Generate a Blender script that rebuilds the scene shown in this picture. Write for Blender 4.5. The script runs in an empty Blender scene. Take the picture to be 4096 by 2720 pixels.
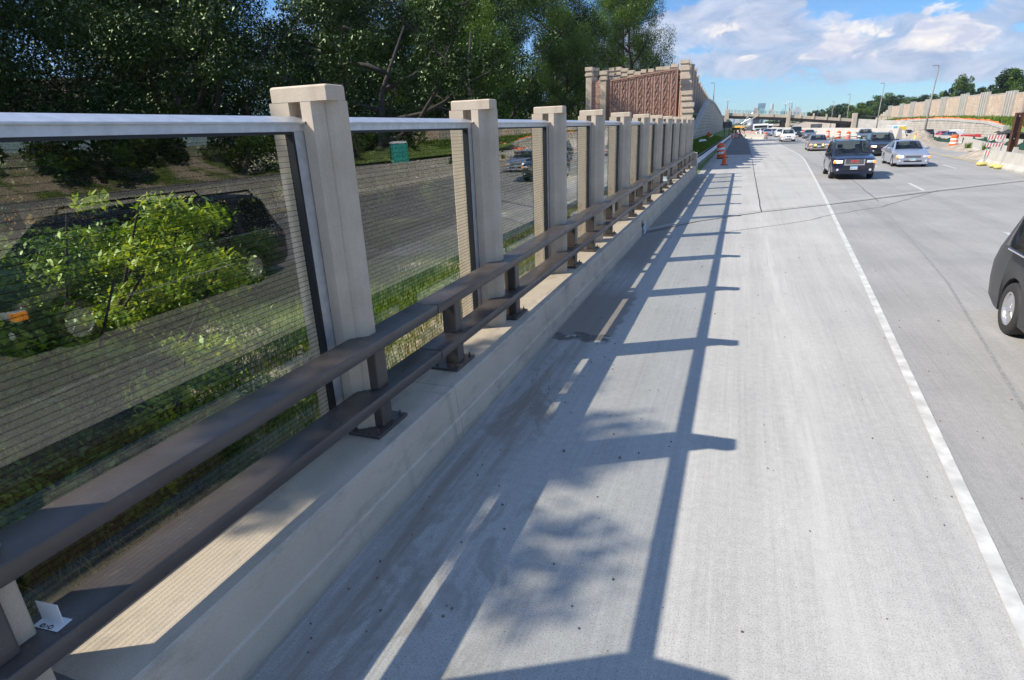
import bpy, bmesh, math, random
import numpy as np
from mathutils import Vector, Matrix, Euler
S = bpy.context.scene
COL = S.collection
rad = math.radians
# ------------------------------------------------------------------ camera
FL = 2308.0
d1 = np.array([925, 870, -FL]); d1 /= np.linalg.norm(d1)
up = np.array([-252, 6390, FL]); up -= up.dot(d1)*d1; up /= np.linalg.norm(up)
RM = np.array([np.cross(d1, up), d1, up])
CAM = np.array([0, 0, 2.8])
cd = bpy.data.cameras.new('camera'); cam = bpy.data.objects.new('camera', cd); COL.objects.link(cam)
cd.sensor_width = 36; cd.lens = FL/4096*36; cd.clip_end = 20000; cd.clip_start = 0.05
M = Matrix([list(RM[0])+[CAM[0]], list(RM[1])+[CAM[1]], list(RM[2])+[CAM[2]], [0, 0, 0, 1]])
cam.matrix_world = M
S.camera = cam
# a surveyed point: ray through a photo pixel met with a plane of known X, Y or Z
def at(px, py, X=None, Y=None, Z=None):
    r = RM @ np.array([px-2048, -(py-1360), -FL])
    if X is not None: t = (X-CAM[0])/r[0]
    elif Y is not None: t = (Y-CAM[1])/r[1]
    else: t = (Z-CAM[2])/r[2]
    return CAM + r*t
# ------------------------------------------------------------------ sky and sun
SUN_EL = rad(44.5)
sd = Vector((math.cos(rad(28.6)), math.sin(rad(28.6)), 0))      # direction shadows fall
w = bpy.data.worlds.new('World'); S.world = w; w.use_nodes = True
nt = w.node_tree; nt.nodes.clear()
def N(nt, t, **kw):
    n = nt.nodes.new(t)
    for k, v in kw.items():
        if k.startswith('i_'):
            n.inputs[k[2:]].default_value = v
        else: setattr(n, k, v)
    return n
def L(nt, a, b): nt.links.new(a, b)
def math_(nt, op, a, b=None, c=None, clamp=False):
    n = nt.nodes.new('ShaderNodeMath'); n.operation = op; n.use_clamp = clamp
    for i, v in enumerate((a, b, c)):
        if v is None: continue
        if isinstance(v, (int, float)): n.inputs[i].default_value = v
        else: nt.links.new(v, n.inputs[i])
    return n.outputs[0]
def mixc(nt, f, a, b, bt='MIX'):
    n = nt.nodes.new('ShaderNodeMix'); n.data_type = 'RGBA'; n.blend_type = bt
    for s, v in ((n.inputs[0], f), (n.inputs[6], a), (n.inputs[7], b)):
        if isinstance(v, (int, float)): s.default_value = v
        elif isinstance(v, tuple): s.default_value = v if len(v) == 4 else v+(1,)
        else: nt.links.new(v, s)
    return n.outputs[2]
def ramp(nt, f, stops):
    n = nt.nodes.new('ShaderNodeValToRGB'); r = n.color_ramp
    while len(r.elements) < len(stops): r.elements.new(0.5)
    for e, (p, c) in zip(r.elements, stops):
        e.position = p; e.color = (c, c, c, 1) if isinstance(c, (int, float)) else tuple(c)+(1,)
    nt.links.new(f, n.inputs[0]); return n.outputs[0]
def noise(nt, vec, scale, detail=4, rough=0.55, dist=0.0):
    n = nt.nodes.new('ShaderNodeTexNoise'); n.inputs['Scale'].default_value = scale
    n.inputs['Detail'].default_value = detail; n.inputs['Roughness'].default_value = rough
    n.inputs['Distortion'].default_value = dist
    if vec is not None: nt.links.new(vec, n.inputs['Vector'])
    return n.outputs[0]
sky = N(nt, 'ShaderNodeTexSky', sky_type='NISHITA', sun_disc=False, sun_elevation=SUN_EL, air_density=1.0, dust_density=0.1, ozone_density=2.0)
# sun is toward -sd : azimuth measured clockwise from +Y
sky.sun_rotation = math.atan2(-sd.x, -sd.y)
tc = N(nt, 'ShaderNodeTexCoord')
sep = N(nt, 'ShaderNodeSeparateXYZ'); L(nt, tc.outputs['Generated'], sep.inputs[0])
az = math_(nt, 'ARCTAN2', sep.outputs[0], sep.outputs[1])
el = math_(nt, 'ARCSINE', sep.outputs[2])
comb = N(nt, 'ShaderNodeCombineXYZ'); L(nt, az, comb.inputs[0]); L(nt, math_(nt, 'MULTIPLY', el, 1.9), comb.inputs[1])
nA = noise(nt, comb.outputs[0], 5.0, 8, 0.58, 0.25)
nB = noise(nt, comb.outputs[0], 13.0, 9, 0.66, 0.6)
def azel(px, py):
    r = RM @ np.array([px-2048, -(py-1360), -FL]); r /= np.linalg.norm(r)
    return math.atan2(r[0], r[1]), math.asin(r[2])
def blobs(lst):
    out = None
    for px, py, rx, ry in lst:
        a, e = azel(px, py); ra = rx/FL*0.92; re = ry/FL*0.92
        dx = math_(nt, 'DIVIDE', math_(nt, 'SUBTRACT', az, a), ra); dy = math_(nt, 'DIVIDE', math_(nt, 'SUBTRACT', el, e), re)
        dd = math_(nt, 'SQRT', math_(nt, 'ADD', math_(nt, 'MULTIPLY', dx, dx), math_(nt, 'MULTIPLY', dy, dy)))
        v = math_(nt, 'SUBTRACT', 1.0, dd)
        out = v if out is None else math_(nt, 'MAXIMUM', out, v)
    return out
grey = blobs([(2900, 110, 340, 110), (3050, 150, 330, 80), (3660, 90, 150, 75), (3900, 130, 420, 150), (3500, 210, 600, 80), (2900, 260, 460, 75), (3700, 270, 560, 65), (2760, 60, 160, 60), (3190, 15, 50, 22), (4080, 60, 190, 120), (2500, 200, 300, 130)])
white = blobs([(3390, 170, 125, 62), (3290, 222, 110, 22), (3760, 150, 170, 90), (3720, 30, 70, 30), (2905, 115, 70, 28), (2990, 230, 60, 16), (3800, 70, 90, 60), (3560, 140, 50, 25), (3790, 195, 60, 35)])
gm = math_(nt, 'ADD', grey, math_(nt, 'MULTIPLY', math_(nt, 'SUBTRACT', nA, 0.5), 3.4))
gm = math_(nt, 'ADD', gm, math_(nt, 'MULTIPLY', math_(nt, 'SUBTRACT', nB, 0.5), 1.6))
gm = ramp(nt, gm, [(0.10, 0.0), (0.32, 0.8), (0.85, 1.0)])
wm = math_(nt, 'ADD', white, math_(nt, 'MULTIPLY', math_(nt, 'SUBTRACT', nB, 0.5), 4.6))
wm = ramp(nt, wm, [(0.25, 0.0), (0.55, 0.75), (1.0, 1.0)])
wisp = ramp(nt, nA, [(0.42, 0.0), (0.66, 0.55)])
skyc = mixc(nt, 1.0, sky.outputs[0], (0.37, 0.58, 0.84), 'MULTIPLY')
gcol = mixc(nt, ramp(nt, nB, [(0.35, 0.0), (0.65, 1.0)]), (2.15, 2.65, 3.75), (4.1, 4.35, 5.1))
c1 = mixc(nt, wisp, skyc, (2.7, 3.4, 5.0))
c2 = mixc(nt, math_(nt, 'MULTIPLY', gm, 0.92), c1, gcol)
wcol = mixc(nt, ramp(nt, noise(nt, comb.outputs[0], 22.0, 8, 0.6, 0.8), [(0.38, 0.0), (0.62, 1.0)]), (3.6, 3.8, 4.7), (6.1, 5.75, 5.4))
c3 = mixc(nt, wm, c2, wcol)
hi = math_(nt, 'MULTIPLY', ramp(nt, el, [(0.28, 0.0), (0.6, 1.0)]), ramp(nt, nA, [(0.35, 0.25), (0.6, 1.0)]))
c3 = mixc(nt, math_(nt, 'MULTIPLY', hi, 0.45), c3, (3.2, 4.7, 7.4))     # unseen cloud cover added above the frame to lift ambient fill in shadows
bg = N(nt, 'ShaderNodeBackground'); bg.inputs[1].default_value = 0.115
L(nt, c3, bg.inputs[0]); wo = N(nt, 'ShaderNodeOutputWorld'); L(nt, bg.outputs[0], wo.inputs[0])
sl = bpy.data.lights.new('sun', 'SUN'); sl.energy = 4.8; sl.angle = rad(0.5); sl.color = (1, 0.92, 0.80)
so = bpy.data.objects.new('sun', sl); COL.objects.link(so)
dirv = Vector((sd.x*math.cos(SUN_EL), sd.y*math.cos(SUN_EL), -math.sin(SUN_EL)))
so.rotation_euler = dirv.to_track_quat('-Z', 'Y').to_euler()
S.view_settings.view_transform = 'Standard'; S.view_settings.look = 'None'
S.view_settings.gamma = 1; S.view_settings.exposure = 0.68
S.render.resolution_x = 1024; S.render.resolution_y = 680
S.cycles.transparent_max_bounces = 24
# ------------------------------------------------------------------ object helpers
def tag(o, label=None, cat=None, group=None, kind=None):
    if label: o['label'] = label
    if cat: o['category'] = cat
    if group: o['group'] = group
    if kind: o['kind'] = kind
    return o
def thing(name, loc, rz=0, label=None, cat=None, group=None):
    o = bpy.data.objects.new(name, None); COL.objects.link(o); o.location = loc; o.rotation_euler = (0, 0, rz)
    o.empty_display_size = 0.2
    return tag(o, label, cat, group)
class MB:
    def __init__(s): s.v = []; s.f = []; s.mi = []
    def add(s, vs, fs, m=0):
        b = len(s.v); s.v += [tuple(map(float, p)) for p in vs]; s.f += [tuple(b+i for i in f) for f in fs]; s.mi += [m]*len(fs); return s
    def box(s, x0, x1, y0, y1, z0, z1, m=0):
        return s.add([(x, y, z) for z in (z0, z1) for x, y in ((x0, y0), (x1, y0), (x1, y1), (x0, y1))],
                     [(3, 2, 1, 0), (4, 5, 6, 7), (0, 1, 5, 4), (1, 2, 6, 5), (2, 3, 7, 6), (3, 0, 4, 7)], m)
    def bbox(s, x0, x1, y0, y1, z0, z1, b=0.01, m=0):     # chamfered box
        bm = bmesh.new(); bmesh.ops.create_cube(bm, size=1)
        for v in bm.verts: v.co = Vector(((x0+x1)/2+v.co.x*(x1-x0), (y0+y1)/2+v.co.y*(y1-y0), (z0+z1)/2+v.co.z*(z1-z0)))
        bmesh.ops.bevel(bm, geom=list(bm.edges), offset=b, segments=2, affect='EDGES', profile=0.5)
        bm.verts.ensure_lookup_table(); bm.verts.index_update()
        s.add([v.co[:] for v in bm.verts], [[v.index for v in f.verts] for f in bm.faces], m); bm.free(); return s
    def prism(s, poly, z0, z1, m=0):                        # xy polygon extruded in z, ccw
        n = len(poly)
        return s.add([(x, y, z0) for x, y in poly]+[(x, y, z1) for x, y in poly],
                     [tuple(range(n-1, -1, -1)), tuple(range(n, 2*n))]+[(i, (i+1) % n, n+(i+1) % n, n+i) for i in range(n)], m)
    def xsec(s, prof, path, m=0, caps=True):                # prof: [(lateral, z)], path: [(x,y,z,(nx,ny))]
        n = len(prof); vs = []
        for p in path:
            for a, z in prof: vs.append((p[0]+p[3][0]*a, p[1]+p[3][1]*a, p[2]+z))
        fs = [(k*n+i, k*n+(i+1) % n, (k+1)*n+(i+1) % n, (k+1)*n+i) for k in range(len(path)-1) for i in range(n)]
        if caps: fs += [tuple(range(n-1, -1, -1)), tuple((len(path)-1)*n+i for i in range(n))]
        return s.add(vs, fs, m)
    def tube(s, pts, r, n=8, m=0, caps=True):
        pts = [Vector(p) for p in pts]; rs = r if isinstance(r, (list, tuple)) else [r]*len(pts)
        vs = []
        for i, p in enumerate(pts):
            t = (pts[min(i+1, len(pts)-1)]-pts[max(i-1, 0)]).normalized()
            a = t.orthogonal().normalized() if i == 0 else (a - t*a.dot(t)).normalized()
            b = t.cross(a)
            for k in range(n):
                th = 2*math.pi*k/n; vs.append(p+(a*math.cos(th)+b*math.sin(th))*rs[i])
        fs = [(k*n+i, k*n+(i+1) % n, (k+1)*n+(i+1) % n, (k+1)*n+i) for k in range(len(pts)-1) for i in range(n)]
        if caps: fs += [tuple(range(n-1, -1, -1)), tuple((len(pts)-1)*n+i for i in range(n))]
        return s.add(vs, fs, m)
    def lathe(s, prof, c=(0, 0, 0), n=20, axis='Z', m=0, lean=(0, 0)):     # prof [(r,h)]
        vs = []
        for r, h in prof:
            for k in range(n):
                th = 2*math.pi*k/n; a, b = r*math.cos(th), r*math.sin(th)
                p = (a+lean[0]*h, b+lean[1]*h, h) if axis == 'Z' else ((h, a, b) if axis == 'X' else (b, h, a))
                vs.append((c[0]+p[0], c[1]+p[1], c[2]+p[2]))
        fs = [(k*n+i, k*n+(i+1) % n, (k+1)*n+(i+1) % n, (k+1)*n+i) for k in range(len(prof)-1) for i in range(n)]
        fs += [tuple(range(n-1, -1, -1)), tuple((len(prof)-1)*n+i for i in range(n))]
        return s.add(vs, fs, m)
    def build(s, name, mats, parent=None, smooth=False, loc=None, rz=None, sharp=None):
        me = bpy.data.meshes.new(name); me.from_pydata(s.v, [], s.f)
        if not isinstance(mats, (list, tuple)): mats = [mats]
        for m in mats: me.materials.append(m)
        if len(mats) > 1: me.polygons.foreach_set('material_index', s.mi)
        if smooth:
            me.polygons.foreach_set('use_smooth', [True]*len(me.polygons))
            if sharp is not None: me.set_sharp_from_angle(angle=rad(sharp))
        me.update(); o = bpy.data.objects.new(name, me); COL.objects.link(o)
        if parent: o.parent = parent
        if loc is not None: o.location = loc
        if rz is not None: o.rotation_euler = (0, 0, rz)
        return o
def children(o): return [c for c in bpy.data.objects if c.parent == o]
KID = {}
def copy_tree(o, parent=None):
    c = o.copy(); COL.objects.link(c); c.parent = parent
    for ch in list(o.children): copy_tree(ch, c)
    return c
# ------------------------------------------------------------------ materials
def mat(name): 
    m = bpy.data.materials.new(name); m.use_nodes = True; t = m.node_tree
    return m, t, t.nodes['Principled BSDF']
def simple(name, col, rough=0.5, metal=0.0, var=0.12, vs=6.0, bump=0.0, bs=60, spec=None, emit=None, coat=0.0):
    m, t, b = mat(name)
    tcn = N(t, 'ShaderNodeTexCoord')
    n = noise(t, tcn.outputs['Object'], vs, 5)
    f = ramp(t, n, [(0.3, 1-var), (0.7, 1+var)])
    L(t, mixc(t, 1.0, col if len(col) == 4 else tuple(col)+(1,), f, 'MULTIPLY'), b.inputs['Base Color'])
    b.inputs['Roughness'].default_value = rough; b.inputs['Metallic'].default_value = metal
    if spec is not None: b.inputs['Specular IOR Level'].default_value = spec
    if coat: b.inputs['Coat Weight'].default_value = coat; b.inputs['Coat Roughness'].default_value = 0.05
    if bump:
        bn = N(t, 'ShaderNodeBump'); bn.inputs['Strength'].default_value = bump; bn.inputs['Distance'].default_value = 0.01
        L(t, noise(t, tcn.outputs['Object'], bs, 4), bn.inputs['Height']); L(t, bn.outputs[0], b.inputs['Normal'])
    if emit: b.inputs['Emission Color'].default_value = tuple(emit[:3])+(1,); b.inputs['Emission Strength'].default_value = emit[3]
    return m
def mp3(t, v, sc):
    mp = N(t, 'ShaderNodeMapping'); mp.inputs['Scale'].default_value = sc; L(t, v, mp.inputs[0]); return mp.outputs[0]
def concrete(name, c0, c1, rough=0.85, scale=3.0, streak=True, pits=0.35, coord='Object', grime=False):
    m, t, b = mat(name); tcn = N(t, 'ShaderNodeTexCoord'); v = tcn.outputs[coord]
    big = noise(t, v, scale, 8, 0.6)
    col = mixc(t, ramp(t, big, [(0.3, 0.0), (0.7, 1.0)]), c0, c1)
    if streak:
        mp = N(t, 'ShaderNodeMapping'); mp.inputs['Scale'].default_value = (9, 9, 0.7); L(t, v, mp.inputs[0])
        st = noise(t, mp.outputs[0], 1.0, 5, 0.6)
        col = mixc(t, ramp(t, st, [(0.5, 0.0), (0.75, 0.30)]), col, tuple(x*0.62 for x in c0[:3]))
    if grime:      # rust and water runs, scuffs and splash dirt near the road
        g1 = ramp(t, noise(t, mp3(t, v, (5, 1.6, 5)), 1.0, 7, 0.7), [(0.52, 0.0), (0.68, 0.45)]); col = mixc(t, g1, col, (0.20, 0.175, 0.145))
        g2 = ramp(t, noise(t, mp3(t, v, (1, 7, 0.6)), 1.0, 5, 0.6), [(0.60, 0.0), (0.72, 0.30)]); col = mixc(t, g2, col, (0.24, 0.19, 0.14))
        sz = N(t, 'ShaderNodeSeparateXYZ'); L(t, v, sz.inputs[0])
        g3 = math_(t, 'MULTIPLY', math_(t, 'SUBTRACT', 0.13, math_(t, 'ADD', sz.outputs[2], math_(t, 'MULTIPLY', noise(t, v, 4, 6, .7), .12)), clamp=True), 7.0, clamp=True); col = mixc(t, g3, col, (0.22, 0.20, 0.175))
    vo = N(t, 'ShaderNodeTexVoronoi'); vo.inputs['Scale'].default_value = 45; L(t, v, vo.inputs['Vector'])
    pit = ramp(t, vo.outputs['Distance'], [(0.06, 1.0), (0.13, 0.0)])
    gate = ramp(t, noise(t, v, 30, 2), [(0.5, 0.0), (0.6, pits)])
    pp = math_(t, 'MULTIPLY', pit, gate)
    col = mixc(t, pp, col, tuple(x*0.35 for x in c0[:3]))
    fine = noise(t, v, 180, 3)
    col = mixc(t, 1.0, col, ramp(t, fine, [(0.3, 0.86), (0.7, 1.12)]), 'MULTIPLY')
    L(t, col, b.inputs['Base Color']); b.inputs['Roughness'].default_value = rough
    bn = N(t, 'ShaderNodeBump'); bn.inputs['Strength'].default_value = 0.35; bn.inputs['Distance'].default_value = 0.006
    L(t, math_(t, 'SUBTRACT', fine, pp), bn.inputs['Height']); L(t, bn.outputs[0], b.inputs['Normal'])
    return m
M_tan = concrete('tan_concrete', (0.48, 0.395, 0.30), (0.59, 0.495, 0.385))
M_tan2 = concrete('parapet_concrete', (0.50, 0.42, 0.325), (0.585, 0.495, 0.39), scale=1.4, streak=False, grime=True)
M_grey = concrete('grey_concrete', (0.34, 0.33, 0.30), (0.47, 0.45, 0.41), scale=1.0)
M_bridge = concrete('bridge_concrete', (0.42, 0.36, 0.28), (0.50, 0.44, 0.35), scale=0.5)
def bronze():
    m, t, b = mat('bronze_paint'); tcn = N(t, 'ShaderNodeTexCoord'); v = tcn.outputs['Object']
    col = mixc(t, ramp(t, noise(t, v, 2.5, 6, .65), [(.35, 0.0), (.65, 1.0)]), (.066, .053, .047), (.092, .076, .069))
    scr = ramp(t, noise(t, v, 11, 8, .75, 1.5), [(.60, 0.0), (.66, .5)]); col = mixc(t, scr, col, (.17, .155, .145))
    chips = ramp(t, noise(t, v, 70, 3, .6), [(.68, 0.0), (.72, .7)]); col = mixc(t, chips, col, (.24, .22, .21))
    L(t, col, b.inputs['Base Color']); L(t, ramp(t, noise(t, v, 6, 5), [(.3, .26), (.7, .42)]), b.inputs['Roughness']); b.inputs['Specular IOR Level'].default_value = .6
    bn = N(t, 'ShaderNodeBump'); bn.inputs['Strength'].default_value = .2; bn.inputs['Distance'].default_value = .003; L(t, noise(t, v, 240, 3), bn.inputs['Height']); L(t, bn.outputs[0], b.inputs['Normal']); return m
M_dark = bronze()
M_alu = simple('brushed_aluminium', (0.62, 0.63, 0.65), 0.42, 0.75, 0.12, 14, bump=0.1, bs=90)
M_gasket = simple('black_rubber', (0.012, 0.012, 0.014), 0.6)
M_steel = simple('galvanised_steel', (0.52, 0.54, 0.56), 0.38, 0.8, 0.15, 9)
M_black = simple('black_plastic', (0.012, 0.012, 0.013), 0.5)
M_tyre = simple('tyre_rubber', (0.022, 0.021, 0.021), 0.75, 0, 0.2, 20)
M_rim = simple('alloy', (0.62, 0.62, 0.63), 0.28, 0.85, 0.05)
M_chrome = simple('chrome', (0.8, 0.8, 0.82), 0.12, 1.0, 0.02)
M_orange = simple('orange_plastic', (0.85, 0.13, 0.02), 0.45, 0, 0.1, 4)
M_whiter = simple('white_reflective', (0.78, 0.77, 0.74), 0.4, 0, 0.05)
M_rust = simple('rusty_steel', (0.10, 0.045, 0.026), 0.7, 0.3, 0.4, 5, bump=0.4, bs=40)
M_bark = simple('bark', (0.032, 0.026, 0.021), 0.9, 0, 0.4, 9, bump=0.8, bs=25)
M_wood = simple('weathered_pole', (0.36, 0.34, 0.31), 0.6, 0.3, 0.15, 3)
def panel_wall(name, c0, c1, bs, bh, mortar, msize=0.02, bump=0.4):
    m, t, b = mat(name); tcn = N(t, 'ShaderNodeTexCoord'); g = N(t, 'ShaderNodeNewGeometry')
    sp = N(t, 'ShaderNodeSeparateXYZ'); L(t, tcn.outputs['Object'], sp.inputs[0])
    cb = N(t, 'ShaderNodeCombineXYZ'); L(t, math_(t, 'ADD', sp.outputs[0], sp.outputs[1]), cb.inputs[0]); L(t, sp.outputs[2], cb.inputs[1])
    br = N(t, 'ShaderNodeTexBrick'); L(t, cb.outputs[0], br.inputs['Vector'])
    br.inputs['Scale'].default_value = 1; br.inputs['Brick Width'].default_value = bs; br.inputs['Row Height'].default_value = bh
    br.inputs['Mortar Size'].default_value = msize; br.inputs['Color1'].default_value = c0+(1,); br.inputs['Color2'].default_value = c1+(1,)
    br.inputs['Mortar'].default_value = mortar+(1,); br.inputs['Bias'].default_value = 0.0
    n = noise(t, tcn.outputs['Object'], 0.6, 6, 0.65)
    col = mixc(t, 1.0, br.outputs['Color'], ramp(t, n, [(0.3, 0.78), (0.7, 1.18)]), 'MULTIPLY')
    L(t, col, b.inputs['Base Color']); b.inputs['Roughness'].default_value = 0.9
    bn = N(t, 'ShaderNodeBump'); bn.inputs['Strength'].default_value = bump; bn.inputs['Distance'].default_value = 0.04
    hh = mixc(t, 0.5, br.outputs['Fac'], noise(t, tcn.outputs['Object'], 6, 5)); bn.invert = True
    L(t, hh, bn.inputs['Height']); L(t, bn.outputs[0], b.inputs['Normal'])
    return m
M_block = panel_wall('retaining_blocks', (0.37, 0.34, 0.29), (0.43, 0.39, 0.33), 1.2, 0.45, (0.19, 0.17, 0.15), 0.03)
M_stone = panel_wall('beige_stone_blocks', (0.44, 0.335, 0.25), (0.54, 0.43, 0.34), 0.55, 0.3, (0.33, 0.26, 0.19), 0.025)
M_brown = panel_wall('brown_stained_planks', (0.40, 0.255, 0.195), (0.43, 0.28, 0.215), 2.4, 0.28, (0.27, 0.16, 0.12), 0.02, 0.3)
M_browne = simple('brown_relief', (0.33, 0.195, 0.145), 0.8, 0, 0.15, 2)
M_post = concrete('noise_wall_post', (0.36, 0.345, 0.31), (0.45, 0.43, 0.39), scale=0.8)
# road concrete
def road_mat(name, base, tint, dirt=False):
    m, t, b = mat(name); tcn = N(t, 'ShaderNodeTexCoord'); v = tcn.outputs['Object']
    big = noise(t, v, 0.35, 6, 0.6)
    mp = N(t, 'ShaderNodeMapping'); mp.inputs['Scale'].default_value = (1.6, 0.035, 1); mp.inputs['Rotation'].default_value = (0, 0, rad(-3.5)); L(t, v, mp.inputs[0])
    track = noise(t, mp.outputs[0], 1.0, 7, 0.62)
    mp2 = N(t, 'ShaderNodeMapping'); mp2.inputs['Scale'].default_value = (34, 0.5, 1); L(t, v, mp2.inputs[0])
    tine = noise(t, mp2.outputs[0], 1.0, 3, 0.6)
    speck = noise(t, v, 95, 4, 0.8)
    med = noise(t, v, 14, 5, 0.65)
    col = mixc(t, ramp(t, big, [(0.35, 0.0), (0.65, 1.0)]), base, tint)
    col = mixc(t, 1.0, col, ramp(t, track, [(0.25, 0.80), (0.5, 1.0), (0.75, 1.08)]), 'MULTIPLY')
    col = mixc(t, 1.0, col, ramp(t, tine, [(0.3, 0.92), (0.7, 1.05)]), 'MULTIPLY')
    col = mixc(t, 1.0, col, ramp(t, speck, [(0.33, 0.40), (0.46, 0.92), (0.72, 1.18)]), 'MULTIPLY')
    col = mixc(t, 1.0, col, ramp(t, med, [(0.25, 0.88), (0.7, 1.06)]), 'MULTIPLY')
    vo = N(t, 'ShaderNodeTexVoronoi'); vo.inputs['Scale'].default_value = 5.5; L(t, v, vo.inputs['Vector'])
    vo.inputs['Randomness'].default_value = 1.0
    sp = math_(t, 'MULTIPLY', ramp(t, vo.outputs['Distance'], [(0.02, 0.7), (0.045, 0.0)]), ramp(t, noise(t, v, 1.7, 3), [(0.5, 0.0), (0.6, 1.0)]))
    col = mixc(t, sp, col, (0.03, 0.03, 0.035))
    sx = N(t, 'ShaderNodeSeparateXYZ'); L(t, v, sx.inputs[0])
    ns = math_(t, 'SUBTRACT', noise(t, v, 3.5, 6, 0.65), 0.5)
    xd = math_(t, 'ADD', sx.outputs[0], math_(t, 'MULTIPLY', ns, 0.35)); yd = math_(t, 'ADD', sx.outputs[1], math_(t, 'MULTIPLY', ns, 1.1))
    def rect(x0, x1, y0, y1, fx, fy0, fy1, xa=None, ya=None):
        xa = xa or xd; ya = ya or yd
        a = math_(t, 'DIVIDE', math_(t, 'SUBTRACT', xa, x0), fx, clamp=True); b_ = math_(t, 'DIVIDE', math_(t, 'SUBTRACT', x1, xa), fx, clamp=True)
        c = math_(t, 'DIVIDE', math_(t, 'SUBTRACT', ya, y0), fy0, clamp=True); d = math_(t, 'DIVIDE', math_(t, 'SUBTRACT', y1, ya), fy1, clamp=True)
        return math_(t, 'MULTIPLY', math_(t, 'MULTIPLY', a, b_), math_(t, 'MULTIPLY', c, d))
    grain = ramp(t, noise(t, v, 60, 4, 0.7), [(0.3, 0.6), (0.6, 1.0)])
    if dirt:
        streaks = ramp(t, noise(t, mp3(t, v, (7, 0.45, 1)), 1.0, 6, 0.65), [(0.42, 0.0), (0.62, 0.85)])
        gut = math_(t, 'MULTIPLY', rect(-2.6, -1.55, -8, 60, 0.35, 1, 1), streaks)
        col = mixc(t, gut, col, (0.235, 0.205, 0.17))
        col = mixc(t, math_(t, 'MULTIPLY', rect(-2.6, -1.62, 11, 37, 0.14, 2, 3), grain), col, (0.21, 0.19, 0.165))
        col = mixc(t, math_(t, 'MULTIPLY', rect(-2.6, -1.46, 7.66, 10.6, 0.05, .04, .9, None, sx.outputs[1]), grain), col, (0.20, 0.172, 0.145))
        col = mixc(t, math_(t, 'MULTIPLY', rect(-2.6, -1.44, 7.38, 7.74, 0.08, .16, .03), grain), col, (0.075, 0.066, 0.058))
        ring = ramp(t, noise(t, mp3(t, v, (2.2, 0.9, 1)), 1.0, 5, 0.6, 1.2), [(0.47, 0.0), (0.53, 1.0), (0.57, 0.9), (0.62, 0.1)])
        col = mixc(t, math_(t, 'MULTIPLY', rect(-2.25, -1.55, 4.3, 6.9, 0.12, .5, .5), math_(t, 'MULTIPLY', ring, math_(t, 'MULTIPLY', grain, 0.7))), col, (0.19, 0.155, 0.12))
        col = mixc(t, math_(t, 'MULTIPLY', rect(-2.3, -1.0, 1.5, 3.9, 0.3, .5, .5), math_(t, 'MULTIPLY', ring, 0.45)), col, (0.2, 0.18, 0.15))
        pale = math_(t, 'MULTIPLY', rect(0.55, 1.05, -5, 26, 0.2, 3, 5), streaks)
        col = mixc(t, math_(t, 'MULTIPLY', pale, 0.6), col, (0.46, 0.45, 0.42))
    stain = ramp(t, noise(t, v, 0.9, 5, 0.7), [(0.62, 0.0), (0.75, 0.22)])
    col = mixc(t, stain, col, (0.16, 0.15, 0.14))
    L(t, col, b.inputs['Base Color']); b.inputs['Roughness'].default_value = 0.82
    bn = N(t, 'ShaderNodeBump'); bn.inputs['Strength'].default_value = 0.5; bn.inputs['Distance'].default_value = 0.004
    L(t, mixc(t, 0.6, speck, tine), bn.inputs['Height']); L(t, bn.outputs[0], b.inputs['Normal'])
    return m
M_road = road_mat('shoulder_concrete', (0.36, 0.352, 0.335), (0.42, 0.41, 0.385), True)
M_lane = road_mat('lane_concrete', (0.26, 0.255, 0.245), (0.33, 0.32, 0.305))
M_asph = road_mat('dark_asphalt', (0.10, 0.09, 0.085), (0.15, 0.135, 0.125))
M_paint = simple('white_paint', (0.46, 0.455, 0.43), 0.7, 0, 0.25, 5)
M_ypaint = simple('yellow_paint', (0.62, 0.42, 0.08), 0.6, 0, 0.2, 8)
M_joint = simple('joint_sealant', (0.035, 0.032, 0.03), 0.7)
M_mud = simple('dried_mud', (0.17, 0.145, 0.12), 0.95, 0, 0.35, 4, bump=0.5, bs=30)
M_wet = simple('damp_grit', (0.07, 0.062, 0.055), 0.8, 0, 0.5, 9, bump=0.5, bs=40)
M_dirt = simple('gravel_dirt', (0.30, 0.26, 0.21), 0.95, 0, 0.35, 2.5, bump=1.0, bs=14)
def ground_mat():
    m, t, b = mat('ground_cover'); tcn = N(t, 'ShaderNodeTexCoord'); v = tcn.outputs['Object']
    a = noise(t, v, 0.35, 7, 0.62); c = noise(t, v, 9, 6, 0.7)
    green = mixc(t, ramp(t, c, [(0.3, 0.0), (0.7, 1.0)]), (0.05, 0.085, 0.016), (0.16, 0.22, 0.04))
    dry = mixc(t, ramp(t, c, [(0.3, 0.0), (0.7, 1.0)]), (0.28, 0.22, 0.16), (0.55, 0.47, 0.36))
    L(t, mixc(t, ramp(t, a, [(0.47, 0.0), (0.56, 1.0)]), green, dry), b.inputs['Base Color']); b.inputs['Roughness'].default_value = 1
    bn = N(t, 'ShaderNodeBump'); bn.inputs['Strength'].default_value = 1; bn.inputs['Distance'].default_value = 0.05
    L(t, c, bn.inputs['Height']); L(t, bn.outputs[0], b.inputs['Normal']); return m
M_ground = ground_mat()
M_grassg = simple('grass_soil', (0.11, 0.17, 0.025), 1, 0, 0.5, 3)
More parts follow.
